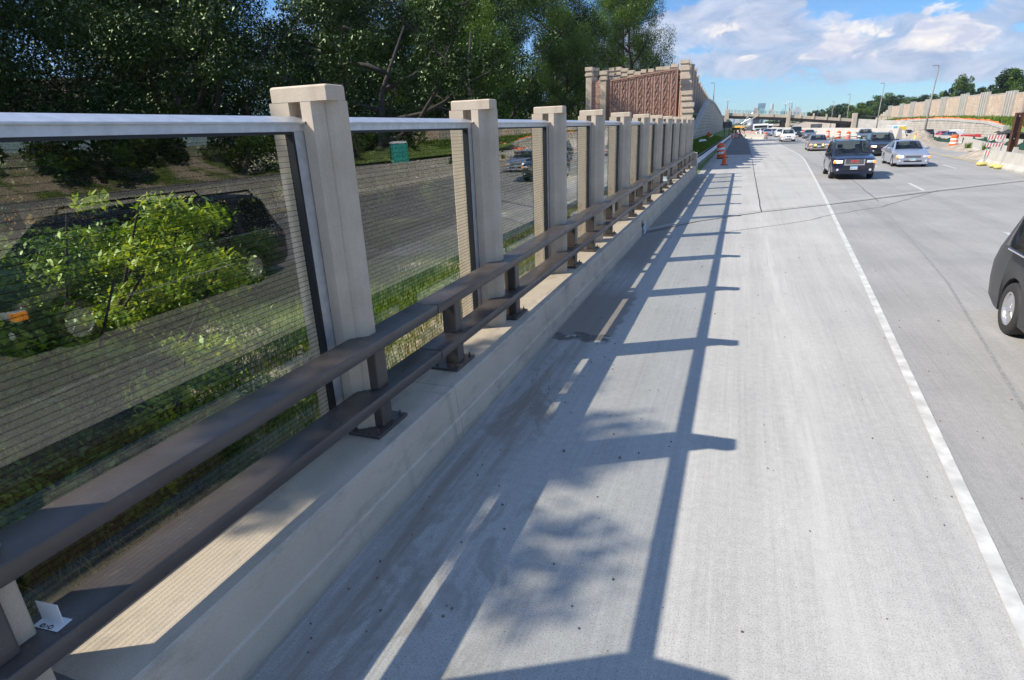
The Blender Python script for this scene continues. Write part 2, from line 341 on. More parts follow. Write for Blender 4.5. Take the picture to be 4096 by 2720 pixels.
def leaf_mat(name, cols, gloss=0.48, trans=0.35, vscale=0.8):
    m, t, b = mat(name); t.nodes.remove(b); out = t.nodes['Material Output']
    tcn = N(t, 'ShaderNodeTexCoord'); oi = N(t, 'ShaderNodeObjectInfo'); g = N(t, 'ShaderNodeNewGeometry')
    ofs = N(t, 'ShaderNodeVectorMath', operation='ADD'); L(t, tcn.outputs['Object'], ofs.inputs[0]); L(t, oi.outputs['Location'], ofs.inputs[1])
    n = noise(t, ofs.outputs[0], vscale, 4, 0.6)
    f = math_(t, 'ADD', math_(t, 'MULTIPLY', n, 0.75), math_(t, 'MULTIPLY', g.outputs['Random Per Island'], 0.25))
    col = ramp(t, f, [(0.32, cols[0]), (0.5, cols[1]), (0.68, cols[2])])
    d = N(t, 'ShaderNodeBsdfDiffuse'); L(t, col, d.inputs[0])
    tr = N(t, 'ShaderNodeBsdfTranslucent'); L(t, mixc(t, 1.0, col, (1.25, 1.3, 0.5), 'MULTIPLY'), tr.inputs[0])
    mx = N(t, 'ShaderNodeMixShader'); mx.inputs[0].default_value = trans; L(t, d.outputs[0], mx.inputs[1]); L(t, tr.outputs[0], mx.inputs[2])
    gl = N(t, 'ShaderNodeBsdfGlossy'); gl.inputs['Roughness'].default_value = gloss; gl.inputs[0].default_value = (0.62, 0.8, 0.5, 1)
    fr = N(t, 'ShaderNodeFresnel'); fr.inputs[0].default_value = 1.42
    m2 = N(t, 'ShaderNodeMixShader'); L(t, math_(t, 'MULTIPLY', fr.outputs[0], 0.08), m2.inputs[0]); L(t, mx.outputs[0], m2.inputs[1]); L(t, gl.outputs[0], m2.inputs[2])
    L(t, m2.outputs[0], out.inputs[0]); return m
M_leaf = leaf_mat('dark_leaves', [(0.010, 0.022, 0.007), (0.017, 0.034, 0.009), (0.027, 0.049, 0.012)], vscale=.5, trans=.18)
M_leaf2 = leaf_mat('mid_leaves', [(0.022, 0.05, 0.010), (0.055, 0.105, 0.016), (0.13, 0.19, 0.025)], vscale=.45)
M_leafy = leaf_mat('yellow_green_leaves', [(0.07, 0.15, 0.02), (0.24, 0.33, 0.035), (0.44, 0.46, 0.06)], trans=0.45, vscale=2.0)
M_shrub = leaf_mat('shrub_leaves', [(0.035, 0.08, 0.014), (0.09, 0.16, 0.024), (0.20, 0.26, 0.04)], trans=0.4, vscale=1.5)
M_grass = leaf_mat('grass_blades', [(0.05, 0.11, 0.015), (0.11, 0.19, 0.025), (0.24, 0.27, 0.06)], trans=0.4, vscale=0.7)
M_dry = leaf_mat('dry_stalks', [(0.16, 0.15, 0.06), (0.28, 0.25, 0.12), (0.42, 0.36, 0.2)], trans=0.3)
def glass_pane():
    m, t, b = mat('wired_glass'); t.nodes.remove(b); out = t.nodes['Material Output']
    tcn = N(t, 'ShaderNodeTexCoord'); sp = N(t, 'ShaderNodeSeparateXYZ'); L(t, tcn.outputs['Object'], sp.inputs[0])
    fr_ = math_(t, 'FRACT', math_(t, 'DIVIDE', sp.outputs[2], 0.036))
    line = math_(t, 'LESS_THAN', math_(t, 'ABSOLUTE', math_(t, 'SUBTRACT', fr_, 0.5)), 0.03)
    trn = N(t, 'ShaderNodeBsdfTransparent'); trn.inputs[0].default_value = (0.90, 0.905, 0.88, 1)
    gl = N(t, 'ShaderNodeBsdfGlossy'); gl.inputs['Roughness'].default_value = 0.0; gl.inputs[0].default_value = (1, 1, 1, 1)
    lw = N(t, 'ShaderNodeLayerWeight'); lw.inputs[0].default_value = 0.5
    rf = math_(t, 'ADD', math_(t, 'MULTIPLY', math_(t, 'POWER', lw.outputs['Facing'], 4), 0.72), 0.062, clamp=True)
    mx = N(t, 'ShaderNodeMixShader'); L(t, rf, mx.inputs[0]); L(t, trn.outputs[0], mx.inputs[1]); L(t, gl.outputs[0], mx.inputs[2])
    dk = N(t, 'ShaderNodeBsdfDiffuse'); dk.inputs[0].default_value = (0.012, 0.012, 0.012, 1)
    m2 = N(t, 'ShaderNodeMixShader'); L(t, math_(t, 'MULTIPLY', line, 0.8), m2.inputs[0]); L(t, mx.outputs[0], m2.inputs[1]); L(t, dk.outputs[0], m2.inputs[2])
    L(t, m2.outputs[0], out.inputs[0]); return m
M_glass = glass_pane()
def car_glass(name, dark=0.35):
    m, t, b = mat(name); t.nodes.remove(b); out = t.nodes['Material Output']
    trn = N(t, 'ShaderNodeBsdfTransparent'); trn.inputs[0].default_value = (dark*0.9, dark, dark*0.95, 1)
    gl = N(t, 'ShaderNodeBsdfGlossy'); gl.inputs['Roughness'].default_value = 0.02
    lw = N(t, 'ShaderNodeLayerWeight'); lw.inputs[0].default_value = 0.5
    rf = math_(t, 'ADD', math_(t, 'MULTIPLY', math_(t, 'POWER', lw.outputs['Facing'], 4), 0.8), 0.07, clamp=True)
    mx = N(t, 'ShaderNodeMixShader'); L(t, rf, mx.inputs[0]); L(t, trn.outputs[0], mx.inputs[1]); L(t, gl.outputs[0], mx.inputs[2])
    L(t, mx.outputs[0], out.inputs[0]); return m
M_cg = car_glass('car_window_glass', 0.5)
M_cgd = simple('tinted_window', (0.01, 0.012, 0.014), 0.06, 0, 0, spec=0.6)
# ------------------------------------------------------------------ ground
WL = [(-60, -2.4), (0, 1.49), (12, 2.28), (24, 3.02), (34, 3.60), (45, 4.22), (52, 4.58), (58, 4.72), (66, 4.70), (75, 4.64), (95, 4.5), (130, 3.9), (250, 2.5), (600, -3)]
def wl(y): return float(np.interp(y, [p[0] for p in WL], [p[1] for p in WL]))
def hgt(x, y):
    if x < -3.25:
        z = -0.35 - 0.11*min(-3.25-x, 12)
        if y > 36: z = z*(1-min((y-36)/8, 1)) + min((y-36)/8, 1)*(0.0 + min(max((-x-3.3)/3, 0), 1)*0.7)
        if x < -5.7 and y > 70: z += min((y-70)/30, 1)*(3.2+min((-5.7-x)/6, 1)*2.2)*min((-5.7-x)/0.4, 1)
        return z
    dd = float(np.interp(y, [60, 135, 200, 330], [0, 1.15, 2.1, 3.4]))
    if x > 42: return -0.85 + min((x-42)/6, 1)*2.3 - dd*(1-min((x-42)/6, 1))
    if x > 20: return -0.04 - min((x-20)/1.7, 1)*(0.72+dd)
    return -0.04
xs = sorted(set([-6000, -2500, -900, -400, -200, -120, -80, -60, -45] + list(np.arange(-36, -6, 1.5)) + [-6.2, -5.71, -5.3, -4.6, -4, -3.6, -3.26, -3.25, -3.0, 0, 8, 16, 20, 22, 24, 28, 34, 41, 43, 45, 48, 52, 60, 80, 120, 200, 400, 900, 2500, 6000]))
ys = sorted(set([-3000, -800, -300, -120, -60, -30] + list(np.arange(-20, 60, 3.0)) + list(np.arange(60, 200, 10.0)) + [250, 330, 450, 700, 1200, 2500, 6000, 12000]))
rnd = random.Random(3)
gv = [(x, y, hgt(x, y) + (rnd.uniform(-.06, .06) if x < -4 and -20 < y < 60 else 0) - (14*min((y-330)/600, 1) if y > 330 else 0)) for y in ys for x in xs]
nx = len(xs); gf = [(j*nx+i, j*nx+i+1, (j+1)*nx+i+1, (j+1)*nx+i) for j in range(len(ys)-1) for i in range(nx-1)]
g = MB().add(gv, gf).build('ground', M_ground, smooth=True); tag(g, kind='structure')
def strip(name, left, right, z, m, ys_, kind='structure', th=0.0):
    mb = MB(); vs = []
    for y in ys_: vs += [(left(y), y, z), (right(y), y, z)]
    mb.add(vs, [(2*i, 2*i+1, 2*i+3, 2*i+2) for i in range(len(ys_)-1)])
    o = mb.build(name, m); tag(o, kind=kind); return o
YS = [-60, -30, -10, 0, 3.2, 7.3, 12, 18, 24, 29, 34, 40, 45, 52, 58, 66, 75, 85, 95, 110, 130, 160, 200, 250, 330]
strip('shoulder', lambda y: -2.32, lambda y: wl(y)+0.07, 0.0, M_road, YS)
strip('road', lambda y: wl(y)+0.07, lambda y: wl(y)+11.9 if y < 90 else wl(y)+11.9-(y-90)*0.03, 0.0, M_lane, YS)
oz = lambda y: float(np.interp(y, [-60, 60, 135, 200, 330], [-.5, -.6, -1.75, -2.6, -4]))
vs = []
for y in (-60, 0, 60, 100, 135, 170, 200, 330): vs += [(21.8, y, oz(y)), (41.95, y, oz(y))]
tag(MB().add(vs, [(2*i, 2*i+1, 2*i+3, 2*i+2) for i in range(7)]).build('opposite_road', M_lane), kind='structure')
strip('median_ground', lambda y: wl(y)+11.9 if y < 90 else wl(y)+11.9-(y-90)*0.03, lambda y: 21.6, -0.008, M_dirt, YS)
strip('asphalt_patch', lambda y: -1.5, lambda y: 0.93, 0.004, M_asph, [60, 70, 90, 110, 140, 165])
# pavement markings
strip('edge_line', lambda y: wl(y), lambda y: wl(y)+0.105, 0.008, M_paint, YS[:19])
def laneoff(y, d): return wl(y)+d
for k, y0 in enumerate([-12, 0.5, 14.5, 27.6, 41.2, 55, 69, 83, 97]):
    if y0 < 90:
        o = strip('lane_dash', lambda y: wl(y)+3.62, lambda y: wl(y)+3.74, 0.008, M_paint, [y0, y0+3.2])
        o2 = strip('lane_dash', lambda y: wl(y)+7.15, lambda y: wl(y)+7.27, 0.008, M_paint, [y0-2.0, y0+1.2])
strip('yellow_line', lambda y: wl(y)+9.35-0.0*y, lambda y: wl(y)+9.47, 0.008, M_ypaint, [-60, 0, 12.6, 22.8, 36, 54.9, 75, 95])
# transverse expansion joint with small bolt pockets, long joint, cracks
jp = [(-2.30, 16.4), (-1.04, 18.7), (0.8, 20.9), (2.94, 22.9), (6.5, 26.6), (11.43, 31.5), (14, 34)]
def pathstrip(name, pts, wd, z, m, kind='structure'):
    vs = []
    for i, p in enumerate(pts):
        a = Vector(pts[max(i-1, 0)]); b = Vector(pts[min(i+1, len(pts)-1)]); t = (b-a).normalized(); n = Vector((-t.y, t.x))*wd/2
        vs += [(p[0]-n.x, p[1]-n.y, z), (p[0]+n.x, p[1]+n.y, z)]
    o = MB().add(vs, [(2*i, 2*i+1, 2*i+3, 2*i+2) for i in range(len(pts)-1)]).build(name, m); tag(o, kind=kind); return o
def jitter(pts, step, amp, seed):
    r = random.Random(seed); out = []
    for a, b in zip(pts[:-1], pts[1:]):
        n = max(1, int(math.dist(a, b)/step))
        for i in range(n): out.append((a[0]+(b[0]-a[0])*i/n+r.uniform(-amp, amp), a[1]+(b[1]-a[1])*i/n+r.uniform(-amp, amp)))
    return out+[pts[-1]]
pathstrip('expansion_joint', jitter(jp, 0.5, 0.012, 1), 0.05, 0.012, M_joint)
pathstrip('joint_concrete_band', [(x-0.25, y+0.22) for x, y in jp], 0.16, 0.0045, simple('pale_band', (0.35, 0.34, 0.32), 0.8, 0, .1))
pathstrip('road_crack', jitter([(-0.9, 16.2), (0.4, 17.4), (2.2, 19.4), (2.9, 20.6), (4.5, 22.5), (7.5, 27.9)], 0.6, 0.05, 4), 0.018, 0.0095, M_joint)
pathstrip('long_joint', jitter([(0.81, 20.9), (0.85, 36.3), (0.93, 55), (1.1, 110)], 1.5, 0.012, 2), 0.03, 0.010, M_joint)
pathstrip('road_crack', jitter([(wl(22)+1.8, 24), (wl(36)+1.85, 40), (wl(54)+1.9, 60)], 1.2, 0.03, 5), 0.02, 0.010, M_joint)
# tyre skid marks
M_skid = simple('tyre_mark', (0.215, 0.213, 0.21), 0.8, 0, 0.3, 20)
pathstrip('skid_mark', [(wl(y)+d, y) for y, d in ((4, 0.75), (8, 1.05), (12, 1.35), (17, 1.5), (21, 1.55))], 0.045, 0.0055, M_skid)

# scattered grit
pr = random.Random(11); mb = MB()
for i in range(380):
    y = pr.uniform(1.6, 16)**1.0; x = pr.uniform(-2.25, wl(y)+1.0) if pr.random() < .7 else pr.uniform(-2.25, -0.6)
    s = pr.uniform(0.003, 0.012)*(1.6 if pr.random() < .06 else 1)
    mb.add([(x+s*a*pr.uniform(.6, 1.3), y+s*b*pr.uniform(.6, 1.3), 0.004+s*c) for a, b, c in ((1, 0, 0), (0, 1, 0), (-1, 0, 0), (0, -1, 0), (0, 0, 1.1))], [(0, 1, 4), (1, 2, 4), (2, 3, 4), (3, 0, 4)])
tag(mb.build('loose_grit', simple('grit', (0.15, 0.13, 0.11), 0.9, 0, .6, 9)), kind='stuff')
# ------------------------------------------------------------------ parapet, screen posts, glass, railing
Y0, Y1 = -6.0, 36.6
LZ = 0.52
prof = [(-2.305, 0), (-2.322, 0.20), (-2.338, 0.213), (-2.365, LZ-0.015), (-2.385, LZ), (-3.22, LZ), (-3.22, -1.6), (-2.6, -1.6)]
cuts = [-6.0, 4.5, 16.4, 36.6]
par = thing('concrete_parapet', (-2.3, 4.5, 0), 0, 'long low tan concrete wall carrying the dark metal railing and glass screen', 'parapet')
for i, (a, b) in enumerate(zip(cuts[:-1], cuts[1:])):
    MB().xsec(prof[::-1], [(0, a+0.003, 0, (1, 0)), (0, b-0.003, 0, (1, 0))]).build('wall_segment', M_tan2, par).location = (2.3, -4.5, 0)
eb = MB().add([(-2.30, 36.6, 0), (-2.30, 37.3, 0), (-2.98, 37.3, 0), (-2.98, 36.6, 0), (-2.36, 36.62, 1.24), (-2.36, 37.2, 1.24), (-2.98, 37.2, 1.30), (-2.98, 36.62, 1.30)],
       [(3, 2, 1, 0), (4, 5, 6, 7), (0, 1, 5, 4), (1, 2, 6, 5), (2, 3, 7, 6), (3, 0, 4, 7)])
eb.build('end_block', M_tan2, par, loc=(2.3, -4.5, 0))
PY = [-1.95, 0.80, 3.46, 6.27, 9.17, 12.05, 15.15, 18.45, 21.6, 24.7, 27.8, 31.0, 33.8, 36.15]
PT = 3.145
def post_proto():
    t = thing('screen_post', (0, 0, 0))
    # plan of the shaft (x across, y along): front fin, slot for the glass, back fin
    def half(s, x0, x1, n):       # s=+1 road side
        pass
    hf = [(-2.745, 0.0), (-2.672, .052), (-2.680, .060), (-2.64, .082), (-2.602, .12)]
    D_ = .225
    fr_ = [(-2.83, 0.0)]+hf+[(-2.602, D_-.008), (-2.61, D_)]+[(-2.83, D_), (-2.83, .15), (-2.93, .15), (-2.93, D_)]
    hb = [(-3.092, 0.0), (-3.104, .012), (-3.105, .03), (-3.11, .06), (-3.11, .105)]
    front = fr_+[(x, D_-y*.5) for x, y in hb]+[(x, y) for x, y in hb[::-1]]+[(-2.93, 0.0), (-2.93, .105), (-2.83, .105)]
    MB().prism(front, LZ-0.02, PT-0.101).build('shaft', M_tan, t)
    def ring(x0, x1, y0, y1, c): return [(x0+c, y0), (x1-c, y0), (x1, y0+c), (x1, y1-c), (x1-c, y1), (x0+c, y1), (x0, y1-c), (x0, y0+c)]
    cv = []
    for z, i_ in ((PT-.1005, 0), (PT-.013, 0), (PT-.005, .004), (PT, .013)): cv += [(x, y, z) for x, y in ring(-3.072+i_, -2.6008-i_, -.0015+i_, .205-i_, .007)]
    MB().add(cv, [(k*8+i, k*8+(i+1) % 8, k*8+8+(i+1) % 8, k*8+8+i) for k in range(3) for i in range(8)]+[tuple(range(24, 32)), tuple(range(7, -1, -1))]).build('cap', M_tan, t)
    return t
P0 = post_proto()
ordn = ['second', 'third', 'fourth', 'fifth', 'sixth', 'seventh', 'eighth', 'ninth', 'tenth', 'eleventh', 'twelfth']
for i, y in enumerate(PY):
    o = P0 if i == 0 else copy_tree(P0)
    o.location = (0, y, 0)
    if i == 0: lab = 'tan concrete screen post behind the viewer before the leftmost glass panel'
    elif i == 1: lab = 'tan concrete screen post cut by the left photo edge, behind the white gauge card'
    elif i == 2: lab = 'largest nearest tan concrete screen post, its whole cap in view at left'
    elif i == len(PY)-1: lab = 'farthest tan concrete screen post beside the parapet end block'
    else: lab = '%s tan concrete screen post counted from the big nearest one' % ordn[i-3]
    tag(o, lab, 'post', 'tan screen posts along the parapet')
GX = -2.88
for i in range(len(PY)-1):
    ya, yb = PY[i]+0.15, PY[i+1]+0.105; zt = 2.955; zb = LZ
    lab = ('glass panel behind the viewer, left of the photo edge' if i == 0 else
           'biggest nearest glass panel filling the left, dark van mirrored in it' if i == 1 else
           'second nearest glass panel, beside the largest post, mirroring the road' if i == 2 else
           'glass panel between the %s and %s posts of the screen' % (ordn[i-3], ordn[i-2]) if i < len(PY)-2 else 'last glass panel at the far end of the screen')
    t = thing('glass_panel', (GX, ya, zb), 0, lab, 'glass panel', 'wired glass panels between the tan posts')
    l = yb-ya; h = zt-zb
    MB().box(-0.004, 0.004, 0.03, l-0.19, 0.02, h-0.115).build('pane', M_glass, t)
    f = MB()
    f.box(-0.028, 0.05, -0.02, l+0.0, h-0.10, h-0.035); f.add([(0.05, -0.02, h-0.0352), (0.05, l, h-0.0352), (-0.03, l, h), (-0.03, -0.02, h), (0.075, -0.02, h-0.05), (0.075, l, h-0.05), (0.075, -0.02, h-0.04), (0.075, l, h-0.04)],
          [(0, 1, 5, 4), (4, 5, 7, 6), (6, 7, 2, 3)])
    f.box(-0.03, 0.045, l-0.205, l-0.001, 0, h-0.102); f.box(-0.03, 0.045, 0.0, 0.04, 0, h-0.102); f.box(-0.03, 0.045, 0.041, l-0.206, 0, 0.035)
    f.build('frame', M_alu, t)
    q = MB(); q.box(-0.012, 0.047, l-0.228, l-0.2055, 0.036, h-0.102); q.box(-0.012, 0.047, 0.0405, 0.052, 0.036, h-0.102); q.box(-0.012, 0.047, 0.0525, l-0.2285, h-0.118, h-0.101)
    q.build('gasket', M_gasket, t)
    MB().lathe([(0.011, -0.002), (0.011, 0.004)], (0.075, l-0.10, h-0.0455), 10, 'X').build('rivet', M_black, t)
# railing
J = [-1.68, 4.5, 10.7, 16.9, 23.1, 29.3, 36.6]
RX0, RX1 = -2.72, -2.47
for i in range(len(J)-1):
    lab = ['dark bronze railing section nearest the viewer, white gauge card on it', 'dark bronze railing section just past the nearest joint gap', 'dark bronze railing section between the second and third joint gaps', 'dark bronze railing section halfway along, past the third joint gap', 'dark bronze railing section second from the far end, small white card on it', 'farthest dark bronze railing section, ending at the end block'][i]
    if i == 3: lab = 'dark bronze railing section halfway along, small far gauge card on it'
    if i == 4: lab = 'dark bronze railing section second from the far end block'
    a, b = J[i]+0.008, J[i+1]-0.008
    t = thing('metal_railing', (-2.6, a, LZ), 0, lab, 'railing', 'bronze railing sections on the parapet')
    for nm, z0, z1 in (('upper_rail', 1.245, 1.335), ('lower_rail', 0.795, 0.885)):
        o = MB().bbox(RX0+2.6, RX1+2.6, 0, b-a, z0-LZ, z1-LZ, 0.009).build(nm, M_dark, t, smooth=True, sharp=50)
    for d in ((0.55, 2.535, 5.30) if i == 0 else (0.55, 2.30, 5.30)):
        y = d
        p = MB().bbox(-0.10, 0.05, y-0.075, y+0.075, 0.027, 0.795-LZ+0.0, 0.012); p.bbox(-0.10, 0.05, y-0.075, y+0.075, 0.885-LZ-0.001, 1.246-LZ, 0.012)
        p.build('rail_post', M_dark, t)
        pl = MB().bbox(-0.20, 0.10, y-0.22, y+0.22, 0.001, 0.03, 0.004).build('base_plate', M_dark, t)
        for bx, by in ((-0.15, -.17), (0.06, -.17), (-0.15, .17), (0.06, .17)):
            bb = MB().lathe([(0.02, 0.03), (0.02, 0.034), (0.0135, 0.035), (0.0135, 0.052), (0.008, 0.053), (0.008, 0.072)], (bx, y+by, 0), 6).build('bolt', M_dark, pl)
mb = MB(); rr_ = random.Random(5)
vv = [(-2.30+.03*rr_.random(), 16.0+.09*k, .0+.05*j+rr_.uniform(0, .02)) for j in range(8) for k in range(6)]
mb.add(vv, [(j*6+k, j*6+k+1, (j+1)*6+k+1, (j+1)*6+k) for j in range(7) for k in range(5)]); mb.build('joint_membrane', simple('torn_membrane', (.42, .47, .55), .5, 0, .4, 12), par, loc=(2.3, -4.5, 0))
# gauge cards
def card(x, y, z, rz, s, lab, writing):
    t = thing('gauge_card', (x, y, z), rz, lab, 'card', 'white gauge cards on the lower rail')
    m = simple('white_card', (0.80, 0.82, 0.84), 0.5, 0, 0.03)
    b = MB().box(-0.068*s, 0.068*s, -0.034*s, 0.034*s, 0.002, 0.005).build('card_base', m, t)
    MB().box(-0.064*s, 0.056*s, 0.005*s, 0.008*s, 0.005, 0.105*s).build('card_fin', m, t)
    if writing:
        q = MB()
        for cx, r in ((-0.025, 0.008), (0.018, 0.009)): q.tube([(cx+r*math.cos(a), -0.022+r*math.sin(a), 0.0062) for a in np.linspace(0, 6.2, 12)], 0.0022, 4)
        q.box(-0.037, -0.0345, -0.03, -0.016, 0.0052, 0.0064); q.box(-0.008, -0.0055, -0.032, -0.014, 0.0052, 0.0064); q.box(0.0, 0.0022, -0.028, -0.018, 0.0052, 0.0064)
        q.build('pen_marks', M_black, b)
card(-2.59, 1.078, 0.886, rad(6), 1.0, 'small white gauge card with pen marks on the nearest lower rail', True)
card(-2.53, 22.6, 0.886, rad(10), 1.5, 'tiny white card standing on the lower rail far along', False)
# ------------------------------------------------------------------ vehicles
def text_mesh(txt, size, m, parent, loc, rot, name='lettering', ext=0.002):
    cu = bpy.data.curves.new(name, 'FONT'); cu.body = txt; cu.size = size; cu.extrude = ext; cu.align_x = 'CENTER'; cu.align_y = 'CENTER'
    o = bpy.data.objects.new(name, cu); COL.objects.link(o)
    dg = bpy.context.evaluated_depsgraph_get(); me = bpy.data.meshes.new_from_object(o.evaluated_get(dg))
    bpy.data.objects.remove(o); me.materials.clear(); me.materials.append(m)
    p = bpy.data.objects.new(name, me); COL.objects.link(p); p.parent = parent; p.location = loc; p.rotation_euler = rot
    return p
M_inter = simple('car_interior', (0.05, 0.05, 0.052), 0.8)
M_interl = simple('light_interior', (0.30, 0.32, 0.29), 0.8)
M_lamp = simple('headlight_lens', (0.75, 0.77, 0.8), 0.12, 0.3, 0.05)
M_lampon = simple('headlight_on', (1, 0.95, 0.85), 0.2, 0, 0, emit=(1, 0.93, 0.8, 1.6))
M_amber = simple('amber_lens', (0.9, 0.30, 0.04), 0.25, 0, 0, emit=(1, 0.35, 0.05, 0.5))
M_red = simple('red_lens', (0.5, 0.02, 0.02), 0.2)
M_plate = simple('plate_white', (0.72, 0.76, 0.80), 0.5, 0, 0.02)
M_plateb = simple('plate_blue', (0.05, 0.35, 0.60), 0.5, 0, 0.02)
M_plastic = simple('bumper_plastic', (0.022, 0.022, 0.024), 0.55)
def paint(name, col, metal=0.35, rough=0.32): return simple(name, col, rough, metal, 0.04, 3, coat=1.0)
def interp(pts): 
    X = [p[0] for p in pts]; Z = [p[1] for p in pts]
    return lambda y: float(np.interp(y, X, Z))
KINDS = {  # L, W, H, clearance, hood z (cowl), nose z, belt, cowl y, roof start, roof end, tail base y, deck z, wheel R, front axle, rear axle, roof width
 'suv':     (4.85, 1.92, 1.78, .30, 1.16, 1.00, 1.08, -.95, -.30, 1.95, 2.30, 1.12, .385, -1.55, 1.35, .80),
 'crossover': (4.75, 1.88, 1.68, .24, 1.10, .88, 1.06, -1.05, -.25, 1.45, 2.25, 1.10, .38, -1.45, 1.40, .76),
 'sedan':   (4.80, 1.80, 1.44, .18, .96, .74, .94, -.95, -.15, .95, 1.75, 1.04, .33, -1.45, 1.35, .70),
 'coupe':   (4.60, 1.76, 1.34, .17, .92, .70, .90, -.75, 0.0, .70, 1.60, .96, .33, -1.4, 1.25, .68),
 'minivan': (5.75, 1.98, 1.80, .20, 1.06, .82, 1.02, -2.00, -1.10, 2.35, 2.77, 1.02, .345, -2.10, 1.67, .78),
 'jeep':    (4.2, 1.70, 1.80, .32, 1.12, 1.04, 1.08, -.60, -.42, 1.95, 2.05, 1.1, .40, -1.35, 1.15, .86),
 'hatch':   (4.1, 1.70, 1.46, .18, .96, .74, .94, -1.0, -.25, 1.25, 1.95, 1.00, .31, -1.3, 1.25, .70),
}
VN = {'suv': 'suv', 'crossover': 'suv', 'sedan': 'sedan', 'coupe': 'coupe_car', 'minivan': 'minivan', 'jeep': 'off_road_car', 'hatch': 'hatchback_car'}
VC = {'suv': 'car', 'crossover': 'car', 'sedan': 'car', 'coupe': 'car', 'minivan': 'van', 'jeep': 'car', 'hatch': 'car'}
def wheel(par, x, y, R, side, detail=True, spokes=5):
    w_ = 0.11*side
    t = MB().lathe([(R*0.62, -w_), (R*0.93, -w_), (R*0.985, -w_*0.8), (R, -w_*0.5), (R, w_*0.5), (R*0.985, w_*0.8), (R*0.93, w_), (R*0.66, w_*1.02), (R*0.62, w_*0.3), (R*.6, w_*.25)], (0, 0, 0), 28 if detail else 16, 'X').build('wheel', M_tyre, par, smooth=True, sharp=50)
    t.location = (x, y, R)
    r = MB(); o = w_*0.96
    r.lathe([(R*0.65, o-0.02*side), (R*0.65, o), (R*0.58, o), (R*0.56, o-0.05*side)], (0, 0, 0), 28 if detail else 16, 'X')
    r.lathe([(R*0.14, o-0.05*side), (R*0.14, o-0.005*side), (R*0.05, o)], (0, 0, 0), 12, 'X')
    for k in range(spokes):
        a = 2*math.pi*k/spokes+0.3
        for q in (0,):
            c, s_ = math.cos(a), math.sin(a); wd0, wd1 = R*0.11, R*0.15
            pts = []
            for rr, wd in ((R*0.10, wd0), (R*0.60, wd1)):
                for sg in (-1, 1): pts.append((rr*c-sg*wd*s_, rr*s_+sg*wd*c))
            vs = [(o-0.012*side, *pts[0]), (o-0.012*side, *pts[1]), (o-0.02*side, *pts[2]), (o-0.02*side, *pts[3]), (o-0.055*side, *pts[0]), (o-0.055*side, *pts[1]), (o-0.06*side, *pts[2]), (o-0.06*side, *pts[3])]
            r.add(vs, [(0, 1, 3, 2), (4, 6, 7, 5), (0, 2, 6, 4), (1, 5, 7, 3)])
    r.build('rim', M_rim, t, smooth=False)
    # dark disc behind the spokes
    return t
